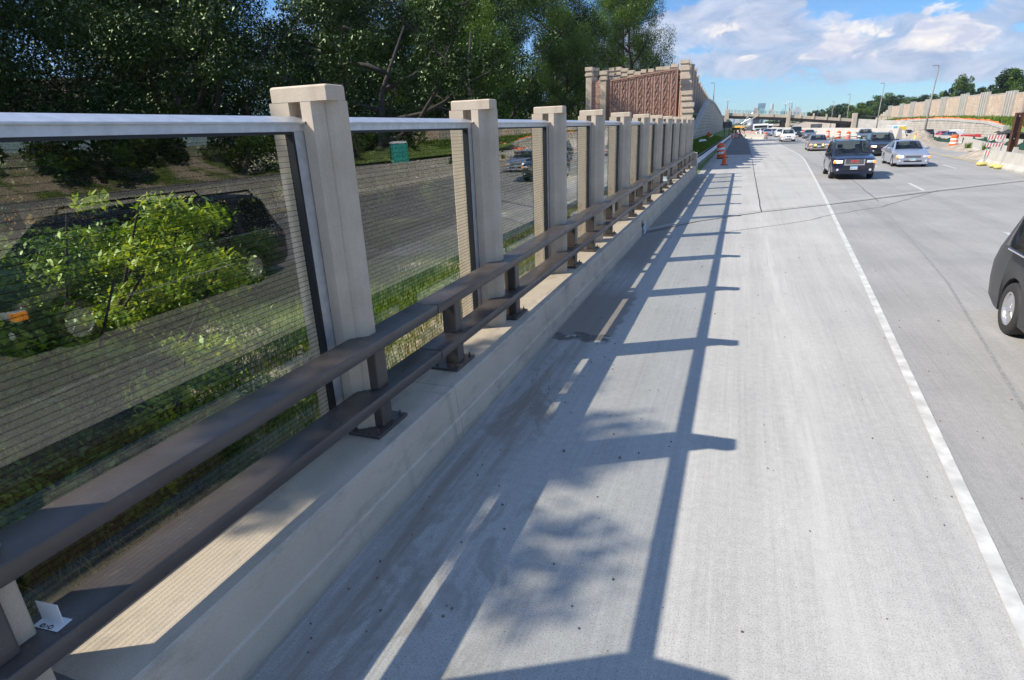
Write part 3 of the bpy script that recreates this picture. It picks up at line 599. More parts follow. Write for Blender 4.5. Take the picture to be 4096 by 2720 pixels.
def vehicle(kind, loc, rz, pm, label, group, near=True, lights=None, lamp_style='box', glass=None, rails=False, plate=None, grille='bars', trim=None, rear=False, mirrors=True):
    Lg, W, H, cl, hz, nz, bz, cy, r0, r1, ty, dz, R, fa, ra, rwf = KINDS[kind]
    t = thing(VN[kind], loc, rz, label, VC[kind], group)
    wd = W/2; f = -Lg/2; e = Lg/2
    ztop = interp([(f, nz-.06), (f+.08, nz), (f+.5, nz+(hz-nz)*.45), (cy-.25, hz-.02), (cy, hz), (r0-.12, H-.10), (r0+.08, H-.035), ((r0+r1)/2, H), (r1-.1, H-.04), (r1+.08, H-.11), (ty, dz), (e-.06, dz-.04), (e, dz-.14)])
    belt = interp([(f, nz-.10), (f+.4, nz-.03), (cy, bz-.02), (r1, bz+.05), (ty, min(bz+.06, dz-.04)), (e, min(bz, dz-.12))])
    pl = interp([(f, .80), (f+.06, .88), (f+.22, .955), (f+.7, 1), (e-.8, 1), (e-.2, .96), (e-.05, .92), (e, .86)])
    zb = interp([(f, cl+.06), (f+.5, cl), (e-.6, cl), (e, cl+.12)])
    key = [f, f+.02, f+.06, f+.14, f+.3, cy, cy+.01, r0-.12, r0, r0+.08, r1-.1, r1, r1+.08, ty, ty+.02, e-.12, e-.04, e]
    for a in (fa, ra):
        key += [a+(R+.06)*math.cos(th) for th in np.linspace(0, math.pi, 13)]
    mid = (r0+r1)/2; pillars = [mid-.06, mid+.05, mid+.85 if r1-mid > 1.1 else mid-.055, mid+.95 if r1-mid > 1.1 else mid+.045]
    sg0 = cy+.28; sg1 = (r1+.05 if ty-r1 > .5 else r1+.1)
    key += pillars+[sg0, sg1]+list(np.linspace(f, e, 30))
    ys_ = sorted(set(round(k, 4) for k in key)); ys_ = [y for i, y in enumerate(ys_) if i == 0 or y-ys_[i-1] > 0.004 or y in (round(cy, 4),)]
    def arch(y):
        z = 0
        for a in (fa, ra):
            d = abs(y-a); Ra = R+.06
            if d < Ra: z = max(z, R+math.sqrt(max(Ra*Ra-d*d, 0)))
        return z
    rows = []
    for y in ys_:
        w_ = wd*pl(y); b0 = zb(y); za = max(b0+.02, arch(y)); bt = max(belt(y), za+.05); zt = max(ztop(y), bt+.005)
        hl = float(np.interp(y, [cy, ty], [hz, dz])); gg = min(max((zt-hl)/(H-hl), 0), 1)
        xr = w_*(0.90*(1-gg)+rwf*gg); zr = bt+(zt-bt)*(0.72*(1-gg)+0.90*gg)
        bulge = 1.0
        half = [(0, max(b0, za-.03)), (w_*.90, max(b0, za-.03)), (w_*(.975), za+.0), (w_*bulge, za+(bt-za)*.35), (w_*1.0, za+(bt-za)*.7), (w_*.955, bt), (xr, zr), (xr*.885, zt-.012*(1-.3*gg)), (0, zt+.012)]
        rows.append(half)
    nh = 9; vs = []; 
    for y, h in zip(ys_, rows):
        for x, z in h: vs.append((x, y, z))
        for x, z in h[1:-1]: vs.append((-x, y, z))
    def idx(i, j, s): 
        b = i*(nh*2-2)
        if j == 0 or j == nh-1 or s > 0: return b+j
        return b+nh+j-1
    body = MB(); ws = MB(); rw = MB(); sgl = MB(); sgr = MB()
    def put(mbx, quad, off=None):
        mbx.add([vs[q] for q in quad], [(0, 1, 2, 3)])
    bf = []; groups = {'ws': [], 'rw': [], 'sl': [], 'sr': []}
    for i in range(len(ys_)-1):
        ym = (ys_[i]+ys_[i+1])/2
        for j in range(nh-1):
            for s in (1, -1):
                q = (idx(i, j, s), idx(i+1, j, s), idx(i+1, j+1, s), idx(i, j+1, s))
                if s < 0: q = q[::-1]
                k = None
                if j == 7 and cy < ym < r0: k = 'ws'
                elif j == 7 and r1+.0 < ym < ty-.06: k = 'rw'
                elif j == 5 and sg0 < ym < sg1 and not any(pillars[a] < ym < pillars[a+1] for a in (0, 2)): k = 'sl' if s < 0 else 'sr'
                if k: groups[k].append(q)
                else: bf.append(q)
    n2 = nh*2-2; o0 = list(range(nh))+list(range(2*nh-3, nh-1, -1)); last = (len(ys_)-1)*n2
    bf.append(tuple(o0)); bf.append(tuple(last+k for k in o0[::-1]))
    def mk(name, faces, m, sm=True):
        used = sorted(set(a for q in faces for a in q)); mp_ = {a: b for b, a in enumerate(used)}
        o = MB().add([vs[a] for a in used], [tuple(mp_[a] for a in q) for q in faces]).build(name, m, t, smooth=sm, sharp=38)
        bm = bmesh.new(); bm.from_mesh(o.data); bmesh.ops.remove_doubles(bm, verts=bm.verts, dist=0.0005); bmesh.ops.recalc_face_normals(bm, faces=bm.faces) if name == 'body' else None
        bm.to_mesh(o.data); bm.free(); return o
    mk('body', bf, pm); gl = glass or (M_cg if near else M_cgd)
    mk('windscreen', groups['ws'], gl)
    if groups['rw']: mk('rear_window', groups['rw'], gl)
    mk('side_window', groups['sl'], gl); mk('side_window', groups['sr'], gl)
    for a in (fa, ra):
        for s in (-1, 1): wheel(t, s*(wd-.125), a, R, s, near)
    # lamps
    lz = nz-.16
    on = lights or (0, 0)
    for s, o_ in ((-1, on[0]), (1, on[1])):
        lx0, lx1 = sorted((s*wd*.52, s*wd*.90))
        lb = MB().bbox(lx0, lx1, f-.012, f+.2, lz-.068, lz+.068, .03).build('headlight', M_lampon if o_ else M_lamp, t, smooth=True, sharp=60)
        if near: MB().bbox(min(s*wd*.80, s*wd*.93), max(s*wd*.80, s*wd*.93), f-.018, f+.16, lz-.075, lz+.05, .02).build('indicator_lens', M_amber, lb)
        MB().bbox(min(s*wd*.70, s*wd*.93), max(s*wd*.70, s*wd*.93), e-.1, e+.012, dz-.34, dz-.14, .02).build('tail_light', M_red, t)
    # grille
    gm_ = MB()
    if grille == 'frame':
        gm_.bbox(-wd*.46, wd*.46, f-.006, f+.05, lz-.12, lz+.11, .02)
        gr = gm_.build('grille', M_black, t)
        q = MB()
        q.box(-wd*.45, -wd*.40, f-.03, f, lz-.115, lz+.11); q.box(wd*.40, wd*.45, f-.03, f, lz-.115, lz+.11); q.box(-wd*.45, wd*.45, f-.03, f, lz-.165, lz-.115)
        for k in range(5): q.box(-wd*.395, wd*.395, f-.018, f-.005, lz-.10+k*.045, lz-.088+k*.045)
        q.build('chrome_trim', M_chrome, gr)
    elif grille == 'bars':
        gr = gm_.bbox(-wd*.42, wd*.42, f-.010, f+.05, lz-.05, lz+.05, .015).build('grille', M_black, t)
        MB().box(-wd*.41, wd*.41, f-.018, f-.0101, lz-.008, lz+.008).build('chrome_trim', M_chrome, gr)
    elif grille == 'kidney':
        for s in (-1, 1): gm_.bbox(min(s*.03, s*.27), max(s*.03, s*.27), f-.012, f+.05, lz-.06, lz+.08, .03)
        gm_.build('grille', M_black, t)
    elif grille == 'studs':
        gr = gm_.bbox(-wd*.44, wd*.44, f-.010, f+.05, lz-.07, lz+.06, .02).build('grille', M_black, t)
        q = MB()
        for k in range(10):
            for r_ in (-.035, .025): q.box(-wd*.40+k*wd*.083, -wd*.40+k*wd*.083+.035, f-.02, f-.011, lz+r_-.012, lz+r_+.012)
        q.build('chrome_studs', M_chrome, gr)
    # lower intake + bumper lip
    MB().bbox(-wd*.50, wd*.50, f-.012, f+.05, cl+.11, cl+.20, .02).build('air_intake', M_black, t)
    lip = MB().bbox(-wd*.84, wd*.84, f-.02, f+.35, cl-.02, cl+.075, .02).build('bumper_lip', trim or M_plastic, t)
    if near:
        for s in (-1, 1): MB().lathe([(.055, f-.014), (.055, f), (.04, f+.02)], (s*wd*.72, 0, cl+.17), 12, 'Y').build('fog_light', M_lamp, t)
    if plate or near:
        pz = cl+.26
        yp = (f-.03) if not rear else (e+.03)
        p = MB().box(-.155, .155, min(yp, yp+.012), max(yp, yp+.012), pz-.078, pz+.078).build('license_plate', M_plate, t)
        MB().box(-.15, .15, yp-.003, yp-.0005, pz+.035, pz+.074).build('plate_band', M_plateb, p)
        if plate: text_mesh(plate, .085, M_black, p, (0, yp-.002, pz-.022), (rad(90), 0, 0), 'plate_number', 0.001)
    if mirrors:
        for s in (-1, 1):
            x0, x1 = sorted((s*(wd*.93), s*(wd*.93+.24)))
            MB().bbox(x0, x1, cy+.25, cy+.36, bz-.02, bz+.13, .035).build('side_mirror', pm if kind != 'suv' else M_plastic, t, smooth=True, sharp=60)
    if rails:
        for s in (-1, 1):
            MB().tube([(s*wd*.72, r0+.25, H-.04), (s*wd*.72, r0+.33, H+.05), (s*wd*.72, mid, H+.07), (s*wd*.72, r1-.2, H+.05), (s*wd*.72, r1-.1, H-.04)], .02, 6).build('roof_rail', M_black, t)
        if kind == 'suv': MB().tube([(-wd*.72, mid+.5, H+.06), (-wd*.4, mid+.5, H+.10), (wd*.4, mid+.5, H+.10), (wd*.72, mid+.5, H+.06)], .018, 6).build('cross_bar', M_black, t)
    # floor pan and cabin
    it = MB(); it.box(-wd*.88, wd*.88, f+.15, e-.15, cl+.03, cl+.10)
    if near:
        it.bbox(-wd*.84, wd*.84, cy+.05, cy+.55, cl+.3, hz-.06, .04)
        for s in (-1, 1):
            it.bbox(s*.40-.25, s*.40+.25, r0+.75, r0+.92, cl+.25, hz+.18, .05); it.bbox(s*.40-.25, s*.40+.25, r0+.25, r0+.8, cl+.2, cl+.38, .05)
            it.bbox(s*.40-.12, s*.40+.12, r0+.78, r0+.88, hz+.2, hz+.38, .04)
        it.bbox(-wd*.8, wd*.8, r0+1.6, r0+1.8, cl+.25, hz+.1, .05)
        it.tube([(.40+.17*math.cos(a), r0+.05+.05*math.sin(a), hz-.02+.16*math.sin(a)) for a in np.linspace(0, 6.28, 14)], .014, 5)
    it.build('cabin', M_inter, t)
    return t
T_on = 'oncoming traffic in the near lanes'; T_op = 'traffic on the opposite roadway'
P_navy = paint('navy_paint', (0.008, 0.010, 0.036)); P_charc = simple('charcoal_paint', (0.014, 0.015, 0.018), .45, 0, .04, 3, coat=.25); P_silver = paint('silver_paint', (0.42, 0.45, 0.52), 0.6); P_black = paint('black_blue_paint', (0.012, 0.014, 0.022))
P_tan = paint('champagne_paint', (0.34, 0.29, 0.22), 0.6); P_grey = paint('grey_paint', (0.16, 0.165, 0.175), 0.5); P_white = paint('white_car_paint', (0.75, 0.75, 0.76), 0.0)
P_blue = paint('slate_blue_paint', (0.05, 0.075, 0.10)); P_redp = paint('red_car_paint', (0.55, 0.02, 0.05), 0.1); P_maroon = paint('maroon_paint', (0.06, 0.012, 0.015))
P_green = paint('dark_green_paint', (0.02, 0.03, 0.03))
van = vehicle('minivan', (4.39, 7.46, 0), rad(-3.0), P_charc, 'dark grey minivan cut by the right photo edge, rear wheel in view', T_on, plate=None, grille='bars', rails=True, glass=M_cgd)
MB().bbox(-1.0, -0.992, -1.3, 1.0, .52, .56, .003).build('side_trim', M_chrome, van)
MB().bbox(-.97, -.90, -1.2, 2.2, 1.035, 1.06, .004).build('window_trim', M_chrome, van)
suv = vehicle('suv', (5.22, 35.2, 0), rad(-1.5), P_navy, 'dark navy suv with chrome grille and red emblem, nearest in full view', T_on, lights=(1, 0), rails=True, plate='583-KLG', grille='frame', trim=P_navy)
text_mesh('GMC', .16, simple('red_emblem', (0.7, 0.02, 0.03), 0.3, emit=(0.8, 0.02, 0.03, 0.15)), suv, (0, -2.45, 0.85), (rad(90), 0, 0), 'emblem', 0.008)
vehicle('sedan', (9.42, 43.2, 0), rad(-1.5), P_silver, 'silver sedan at the right of the oncoming traffic, headlight glaring', T_on, lights=(1, 0), plate='UPR-152', trim=P_silver)
vehicle('crossover', (10.25, 55.2, 0), rad(-3), P_black, 'black suv with studded chrome grille between the navy suv and silver sedan', T_on, lights=(1, 0), rails=True, plate='RSK 318', grille='studs')
vehicle('sedan', (6.9, 66.1, 0), rad(-1.0), P_tan, 'champagne sedan with two orange fog lamps lit, left of the navy suv', T_on, plate='762-JBD', trim=P_tan)
vehicle('sedan', (14.9, 90.5, 0), rad(-9), P_grey, 'grey sedan partly hidden behind the black suv', T_on, lights=(1, 0), trim=P_grey)
vehicle('crossover', (6.12, 96.4, 0), rad(1), P_white, 'white suv with black kidney grille, wheels on the near lane', T_on, grille='kidney', plate='801 TNC')
vehicle('coupe', (10.1, 109.5, 0), rad(0), P_grey, 'grey coupe just behind the champagne sedan', T_on, near=False)
vehicle('jeep', (9.0, 120.5, 0), rad(2), P_blue, 'dark blue boxy off-roader beside the white suv', T_on, near=False, grille='bars')
vehicle('sedan', (6.7, 126, 0), rad(3), P_white, 'white sedan directly behind the white suv', T_on, near=False, lights=(1, 1))
vehicle('sedan', (4.75, 136, 0), rad(3), P_silver, 'silver sedan behind the striped drum at the lane split', T_on, near=False)
for i, (px, Yv, k, pm, lab) in enumerate([(3092, 152, 'sedan', P_grey, 'dark grey car in the queue behind the far silver sedan'), (3054, 158, 'crossover', P_white, 'white suv farthest in the queue beside the white trucks'),
        (3033, 165, 'sedan', P_blue, 'blue sedan in the far queue with headlights on'), (3018, 175, 'sedan', P_white, 'white car at the left end of the far queue'), (3108, 172, 'crossover', P_black, 'dark suv far back in the queue by the bridge pier')]):
    p = at(px, 530, Y=Yv); vehicle(k, (p[0], Yv, -0.25), rad(2), pm, lab, T_on, near=False, lights=(i == 2, i == 2))
for o_ in [c for c in van.children if c.name.startswith('tail_light')]: bpy.data.objects.remove(o_)
# fog lamps lit on the champagne car
for s in (-.42, .42):
    tan = [o for o in bpy.data.objects if o.get('label', '').startswith('champagne')][0]
    MB().lathe([(.075, -2.43), (.075, -2.39)], (s*.75, 0, .56), 14, 'Y').build('fog_lamp_lit', simple('orange_lamp_on', (1, .5, .1), .3, emit=(1, 0.55, 0.12, 4)), tan)
# opposite roadway: roofs seen over the barriers
def pickup(loc, rz, pm, label, group, cap=False):
    t = thing('pickup_truck', loc, rz, label, 'pickup', group)
    sec = lambda mb, pts, x: mb.add([(-x, y, z) for y, z in pts]+[(x, y, z) for y, z in pts], [tuple(range(len(pts)))[::1], tuple(range(2*len(pts)-1, len(pts)-1, -1))]+[(i, len(pts)+i, len(pts)+(i+1) % len(pts), (i+1) % len(pts)) for i in range(len(pts))])
    b = MB(); sec(b, [(-2.7, .45), (-2.7, .95), (-2.5, 1.05), (-1.3, 1.12), (2.7, 1.12), (2.7, .5)], .95); b.build('body', pm, t)
    c = MB(); c.add([(sx*x, y, z) for sx in (-1, 1) for x, y, z in ((.9, -1.3, 1.12), (.74, -.6, 1.78), (.76, .45, 1.80), (.9, .75, 1.12))], [(0, 1, 2, 3), (7, 6, 5, 4), (0, 4, 5, 1), (1, 5, 6, 2), (2, 6, 7, 3)]); c.build('cab', pm, t)
    gmb = MB(); gmb.add([(sx*.70, y, z) for sx in (-1, 1) for y, z in ((-1.24, 1.2), (-.68, 1.72))], [(0, 1, 3, 2)]); gmb.add([(sx*.66, y, z) for sx in (-1, 1) for y, z in ((.72, 1.22), (.50, 1.72))], [(0, 2, 3, 1)])
    for s in (-1, 1): gmb.add([(s*.885, -1.0, 1.2), (s*.885, .6, 1.2), (s*.775, .4, 1.7), (s*.775, -.5, 1.7)], [(0, 1, 2, 3)])
    gmb.build('window', M_cgd, t).location = (0, 0, 0)
    for s in (-1, 1):
        MB().box(min(s*.75, s*.96), max(s*.75, s*.96), 2.69, 2.72, .8, 1.08).build('tail_light', M_red, t)
        for a in (-1.7, 1.6): wheel(t, s*.85, a, .38, s, False)
    if cap: MB().bbox(-.9, .9, .8, 2.68, 1.12, 1.76, .06).build('bed_cover', pm, t)
    return t
OZ = -0.66
def opp(px, py, Yv): 
    p = at(px, py, Y=Yv); return p
ol = [('hatch', 3770, 523, 100, P_redp, 'bright red hatchback on the opposite roadway'), ('sedan', 3800, 526, 95, P_blue, 'dark blue sedan beside the white pickup on the opposite roadway'),
      ('sedan', 3663, 523, 107, P_blue, 'dark blue sedan left of the dark green pickup'), ('suv', 3622, 518, 112, P_maroon, 'dark maroon suv beside the parcel truck'),
      ('sedan', 3478, 519, 150, P_silver, 'silver car roof over the median wall, right of the first light pole'), ('sedan', 3440, 520, 152, P_grey, 'grey car roof over the median wall between two light poles'),
      ('sedan', 3392, 520, 165, P_blue, 'blue car roof over the median wall before the bridge abutment'), ('sedan', 3357, 520, 168, P_white, 'white car roof over the median wall under the bridge end'),
      ('sedan', 3328, 520, 172, P_white, 'white car roof over the median wall by the bridge shade'), ('crossover', 3212, 517, 195, P_white, 'white suv roof over the median wall beside the bridge pier'), ('sedan', 3300, 521, 185, P_grey, 'grey car roof over the median wall near the white sign board')]
for k, px, py, Yv, pm, lab in ol:
    Yv *= 1.36 if Yv < 130 else 1.18
    H = KINDS[k][2]; p = at(px, py, Y=Yv); vehicle(k, (p[0], Yv, p[2]-H), math.pi, pm, lab, T_op, near=False, rear=True)
p = at(3714, 516.5, Y=141); pickup((p[0], 141, p[2]-1.8), math.pi, P_green, 'dark green pickup between the light pole and the red hatchback', T_op)
p = at(3817, 518, Y=134); pickup((p[0], 134, p[2]-1.8), math.pi, P_white, 'white pickup with covered bed beside the dark blue sedan', T_op, cap=True)
# parcel truck
p = at(3585, 500, Y=140); t = thing('box_truck', (p[0], 140, p[2]-3.1), math.pi, 'white box truck with blue and yellow panels beside the long grey wall', 'truck', T_op)
MB().bbox(-1.15, 1.15, -2.6, 3.0, .6, 3.1, .08).build('cargo_box', P_white, t); MB().bbox(-1.05, 1.05, -4.0, -2.62, .5, 2.2, .12).build('cab', P_white, t)
MB().box(.35, 1.0, 3.0, 3.02, 1.4, 2.9).build('blue_panel', simple('sky_blue_panel', (0.12, 0.45, 0.62), .5), t)
MB().lathe([(.38, 3.0), (.38, 3.025)], (-.2, 0, 2.5), 16, 'Y').build('yellow_disc', simple('yellow_panel', (.7, .5, .04), .5), t); MB().lathe([(.38, 3.0), (.38, 3.026)], (-.85, 0, 2.5), 16, 'Y').build('yellow_disc', bpy.data.materials['yellow_panel'], t)
for s in (-1, 1):
    for a in (-3.2, 1.8): wheel(t, s*.95, a, .42, s, False)
# ------------------------------------------------------------------ person at the wheel of the navy suv
def person(parent_loc, label):
    V = [(0, 0, .0), (0, .03, .18), (0, .04, .38), (0, .02, .50), (0, -.02, .60), (0, -.035, .70),
         (.17, .03, .40), (.24, -.14, .22), (.17, -.36, .30), (.16, -.44, .31), (-.17, .03, .40), (-.24, -.14, .22), (-.17, -.36, .30), (-.16, -.44, .31),
         (.10, -.05, -.02), (.13, -.42, .04), (.12, -.52, -.30), (-.10, -.05, -.02), (-.13, -.42, .04), (-.12, -.52, -.30)]
    E_ = [(0, 1), (1, 2), (2, 3), (3, 4), (4, 5), (2, 6), (6, 7), (7, 8), (8, 9), (2, 10), (10, 11), (11, 12), (12, 13), (0, 14), (14, 15), (15, 16), (0, 17), (17, 18), (18, 19)]
    R_ = [.15, .145, .15, .055, .085, .082, .07, .05, .036, .04, .07, .05, .036, .04, .09, .07, .05, .09, .07, .05]
    me = bpy.data.meshes.new('person'); me.from_pydata(V, E_, []); o = bpy.data.objects.new('person', me); COL.objects.link(o)
    me.materials.append(simple('skin_tone', (.45, .27, .19), .6))
    sk = o.modifiers.new('skin', 'SKIN'); 
    for i, r in enumerate(R_): me.skin_vertices[0].data[i].radius = (r, r)
    me.skin_vertices[0].data[0].use_root = True
    o.modifiers.new('sub', 'SUBSURF').levels = 2; o.modifiers['sub'].render_levels = 2
    o.location = parent_loc; o.rotation_euler = (0, 0, rad(-1.5))
    MB().bbox(-.085, .085, -.135, -.10, .635, .675, .012).build('sunglasses', M_black, o)
    MB().lathe([(.02, .10), (.07, .095), (.092, .05), (.095, 0), (.07, -.05)], (0, .005, .70), 14).build('hair', simple('brown_hair', (.06, .035, .02), .8), o, smooth=True)
    MB().lathe([(.17, .0), (.175, .2), (.19, .38), (.10, .47), (.062, .49)], (0, .03, .0), 16).build('shirt', simple('grey_shirt', (.28, .30, .32), .9), o, smooth=True)
    return tag(o, label, 'person')
person((5.22+.40, 35.2+.32, .72), 'driver in sunglasses behind the windscreen of the navy suv')
# ------------------------------------------------------------------ guardrail and left verge
t = thing('guardrail', (-2.4, 37.3, 0), 0, 'galvanised steel guardrail with black blocks running on from the parapet end', 'guardrail')
gp = [(-2.42+ (y-37.3)*0.0066, y) for y in list(np.arange(37.3, 123, 3.9))]
w_prof = [(0.0, .84), (.035, .81), (.035, .76), (-.02, .70), (-.02, .66), (.035, .60), (.035, .55), (0.0, .52), (-.008, .52), (.027, .55), (.027, .60), (-.028, .66), (-.028, .70), (.027, .76), (.027, .81), (-.008, .84)]
MB().xsec(w_prof[::-1], [(x+2.4, y-37.3, 0, (1, 0)) for x, y in gp]).build('rail_beam', M_steel, t)
for k, y in enumerate(np.arange(38.2, 123, 1.9)):
    x = -2.42+(y-37.3)*.0066+2.4; yy = y-37.3
    p_ = MB().box(x-.30, x-.19, yy-.05, yy+.05, -.3, .86).build('guardrail_post', M_wood if y > 60 else M_steel, t)
    MB().box(x-.188, x-.031, yy-.06, yy+.06, .50, .86).build('block_spacer', M_black, t)
def blades(name, region, n, h, wd, m, seed, zf, kind='stuff', lab=None, clump=None):
    r = np.random.RandomState(seed); vs = []; fs = []
    for i in range(n):
        x, y = region(r)
        z = zf(x, y); hh = h*r.uniform(.5, 1.3); a = r.uniform(0, 6.28); dx, dy = math.cos(a)*wd, math.sin(a)*wd; lx, ly = r.normal(0, .25*hh, 2)
        b = len(vs); vs += [(x-dx, y-dy, z-.03), (x+dx, y+dy, z-.03), (x+lx*.4+dx*.8, y+ly*.4+dy*.8, z+hh*.6), (x+lx*.4-dx*.8, y+ly*.4-dy*.8, z+hh*.6), (x+lx, y+ly, z+hh)]
        fs += [(b, b+1, b+2, b+3), (b+3, b+2, b+4)]
    o = MB().add(vs, fs).build(name, m); tag(o, kind=kind); return o
def zv(x, y): return 0.02+max(0, min((-2.5-x)/3.2, 1))*1.0*min((y-37)/25, 1)
yv = [37.3, 45, 55, 65, 76, 90, 110, 140, 180, 240]
mb = MB(); xs_ = [-2.30, -2.9, -3.8, -4.8, -5.9]
mb.add([(x, y, zv(x, y)) for y in yv for x in xs_], [(j*5+i+1, j*5+i, (j+1)*5+i, (j+1)*5+i+1) for j in range(len(yv)-1) for i in range(4)])
tag(mb.build('grass_verge', M_grassg, smooth=True), kind='structure')
mb = MB(); mb.add([(x, y, z) for y in (37.3, 47, 60, 75) for x, z in ((-2.7, .03), (-20, 1.2))], [(0, 2, 3, 1), (2, 4, 5, 3), (4, 6, 7, 5)])
blades('grass', lambda r: (r.uniform(-5.6, -2.75), 38+r.rand()**1.5*80), 16000, .22, .025, M_grass, 1, zv)
blades('grass', lambda r: (r.uniform(-9, -3.3), r.uniform(0, 34)), 26000, .16, .008, M_grass, 2, hgt)
blades('tall_weeds', lambda r: (-3.35-abs(r.normal(0, 1.0)), r.uniform(-1, 34)), 9000, .42, .006, M_dry, 3, hgt)
def patch(r):
    c = [(-11, 11), (-9, 13), (-12.5, 14), (-7.5, 9.5), (-8, 17), (-10, 21)][r.randint(6)]; return c[0]+r.normal(0, .9), c[1]+r.normal(0, 1.0)
blades('grass', patch, 12000, .20, .014, M_grass, 4, hgt)
mb = MB(); pth = [(-27, -10), (-25.5, 5), (-24, 15), (-23, 27), (-23.5, 45)]
vs = []
for x, y in pth: vs += [(x-2.6, y, hgt(x-2.6, y)+.09), (x+2.6, y, hgt(x+2.6, y)+.09)]
tag(MB().add(vs, [(2*i, 2*i+1, 2*i+3, 2*i+2) for i in range(len(pth)-1)]).build('path', simple('pinkish_path', (0.42, 0.34, 0.30), .9, 0, .15, 1)), kind='structure')
# ------------------------------------------------------------------ trees
def leaf_cloud(centers, rads, n, size, seed, droop=0.0, shell=0.55):
    r = np.random.RandomState(seed); C = np.array(centers); Rr = np.array(rads)
    w_ = Rr**2; ci = r.choice(len(C), n, p=w_/w_.sum())
    d = r.normal(size=(n, 3)); d /= np.linalg.norm(d, axis=1)[:, None]
    u = (shell+(1-shell)*r.rand(n))*(1+0.12*r.normal(size=n))
    P = C[ci]+d*(u*Rr[ci])[:, None]*np.array([1, 1, .75])
    nrm = r.normal(size=(n, 3))*0.7+d*0.5+np.array([0, 0, .55]); nrm /= np.linalg.norm(nrm, axis=1)[:, None]
    a = np.cross(nrm, r.normal(size=(n, 3))); a /= np.linalg.norm(a, axis=1)[:, None]; b = np.cross(nrm, a)
    s = size*r.uniform(.6, 1.35, n)[:, None]
    a[:, 2] -= droop
    V = np.stack([P-a*s, P+b*s*.45+nrm*s*.1, P+a*s, P-b*s*.45+nrm*s*.1], 1).reshape(-1, 3)
    return V
def leaf_obj(name, V, m, parent):
    n = len(V)//4; me = bpy.data.meshes.new(name); me.vertices.add(len(V)); me.vertices.foreach_set('co', V.astype(np.float32).ravel())
    me.loops.add(4*n); me.loops.foreach_set('vertex_index', np.arange(4*n, dtype=np.int32)); me.polygons.add(n)
    me.polygons.foreach_set('loop_start', np.arange(0, 4*n, 4, dtype=np.int32)); me.polygons.foreach_set('loop_total', np.full(n, 4, np.int32))
    me.materials.append(m); me.update(); me.validate(); o = bpy.data.objects.new(name, me); COL.objects.link(o); o.parent = parent; return o
def tree_proto(name, H, R, n, size, seed, m, base=0.15, limbs=9, r0=.22, nclump=46, twist=.25, droop=0.0):
    r = random.Random(seed); t = thing(name, (0, 0, 0)); mb = MB(); cs = []; rs = []
    tp = [Vector((0, 0, -.3))]
    for k in range(1, 8): tp.append(Vector((tp[-1].x+r.uniform(-twist, twist)*H*.06, tp[-1].y+r.uniform(-twist, twist)*H*.06, H*.82*k/7)))
    mb.tube(tp, [r0*(1-.85*i/7) for i in range(8)], 8)
    for i in range(limbs):
        f = base+ (0.9-base)*(i+.3)/limbs; q = f*7; k = min(int(q), 6); p = tp[k].lerp(tp[k+1], q-k)
        a = i*2.4+r.uniform(-.5, .5); ln = R*r.uniform(.65, 1.05)*(1-.45*f); pts = [p]; el_ = r.uniform(.15, .8)
        for s_ in range(4):
            a += r.uniform(-.35, .35); el_ += r.uniform(-.2, .25); pts.append(pts[-1]+Vector((math.cos(a)*math.cos(el_), math.sin(a)*math.cos(el_), math.sin(el_)))*ln/4)
        mb.tube(pts, [r0*.5*(1-f*.5), r0*.38, r0*.25, r0*.15, r0*.06], 6)
        for s_ in (2, 3, 4): cs.append(tuple(pts[s_]+Vector((r.uniform(-.4, .4), r.uniform(-.4, .4), r.uniform(-.2, .4))))); rs.append(R*r.uniform(.18, .32))
        for s_ in range(3):
            b0 = pts[2]; b1 = b0+Vector((r.uniform(-1, 1), r.uniform(-1, 1), r.uniform(-.1, .8)))*R*.3; mb.tube([b0, (b0+b1)/2+Vector((0, 0, .1)), b1], [r0*.14, r0*.09, r0*.03], 5)
    while len(cs) < nclump:
        a = r.uniform(0, 6.28); h = r.uniform(base, 1.0); env = math.sin(math.pi*min(1, (h-base)/(1-base)*.80+.16))**.7
        q = R*env*r.uniform(.45, .98); cs.append((math.cos(a)*q, math.sin(a)*q, h*H)); rs.append(R*r.uniform(.13, .30))
    mb.build('trunk', M_bark, t, smooth=True)
    leaf_obj('crown', leaf_cloud(cs, rs, n, size, seed, droop), m, t)
    return t
TR = random.Random(77)
G_l = 'dense trees beyond the glass screen'; G_r = 'trees above the far right noise wall'
big = [tree_proto('broadleaf_tree', 11.5, 4.6, 88000, .056, s, m, base=.03, limbs=11, nclump=80, r0=.26, twist=.5) for s, m in ((1, M_leaf), (2, M_leaf), (3, M_leaf2))]
look = ['dark green', 'shadowy', 'dense', 'glossy leaved', 'spreading', 'ragged', 'tall', 'leaning', 'broad', 'thick']
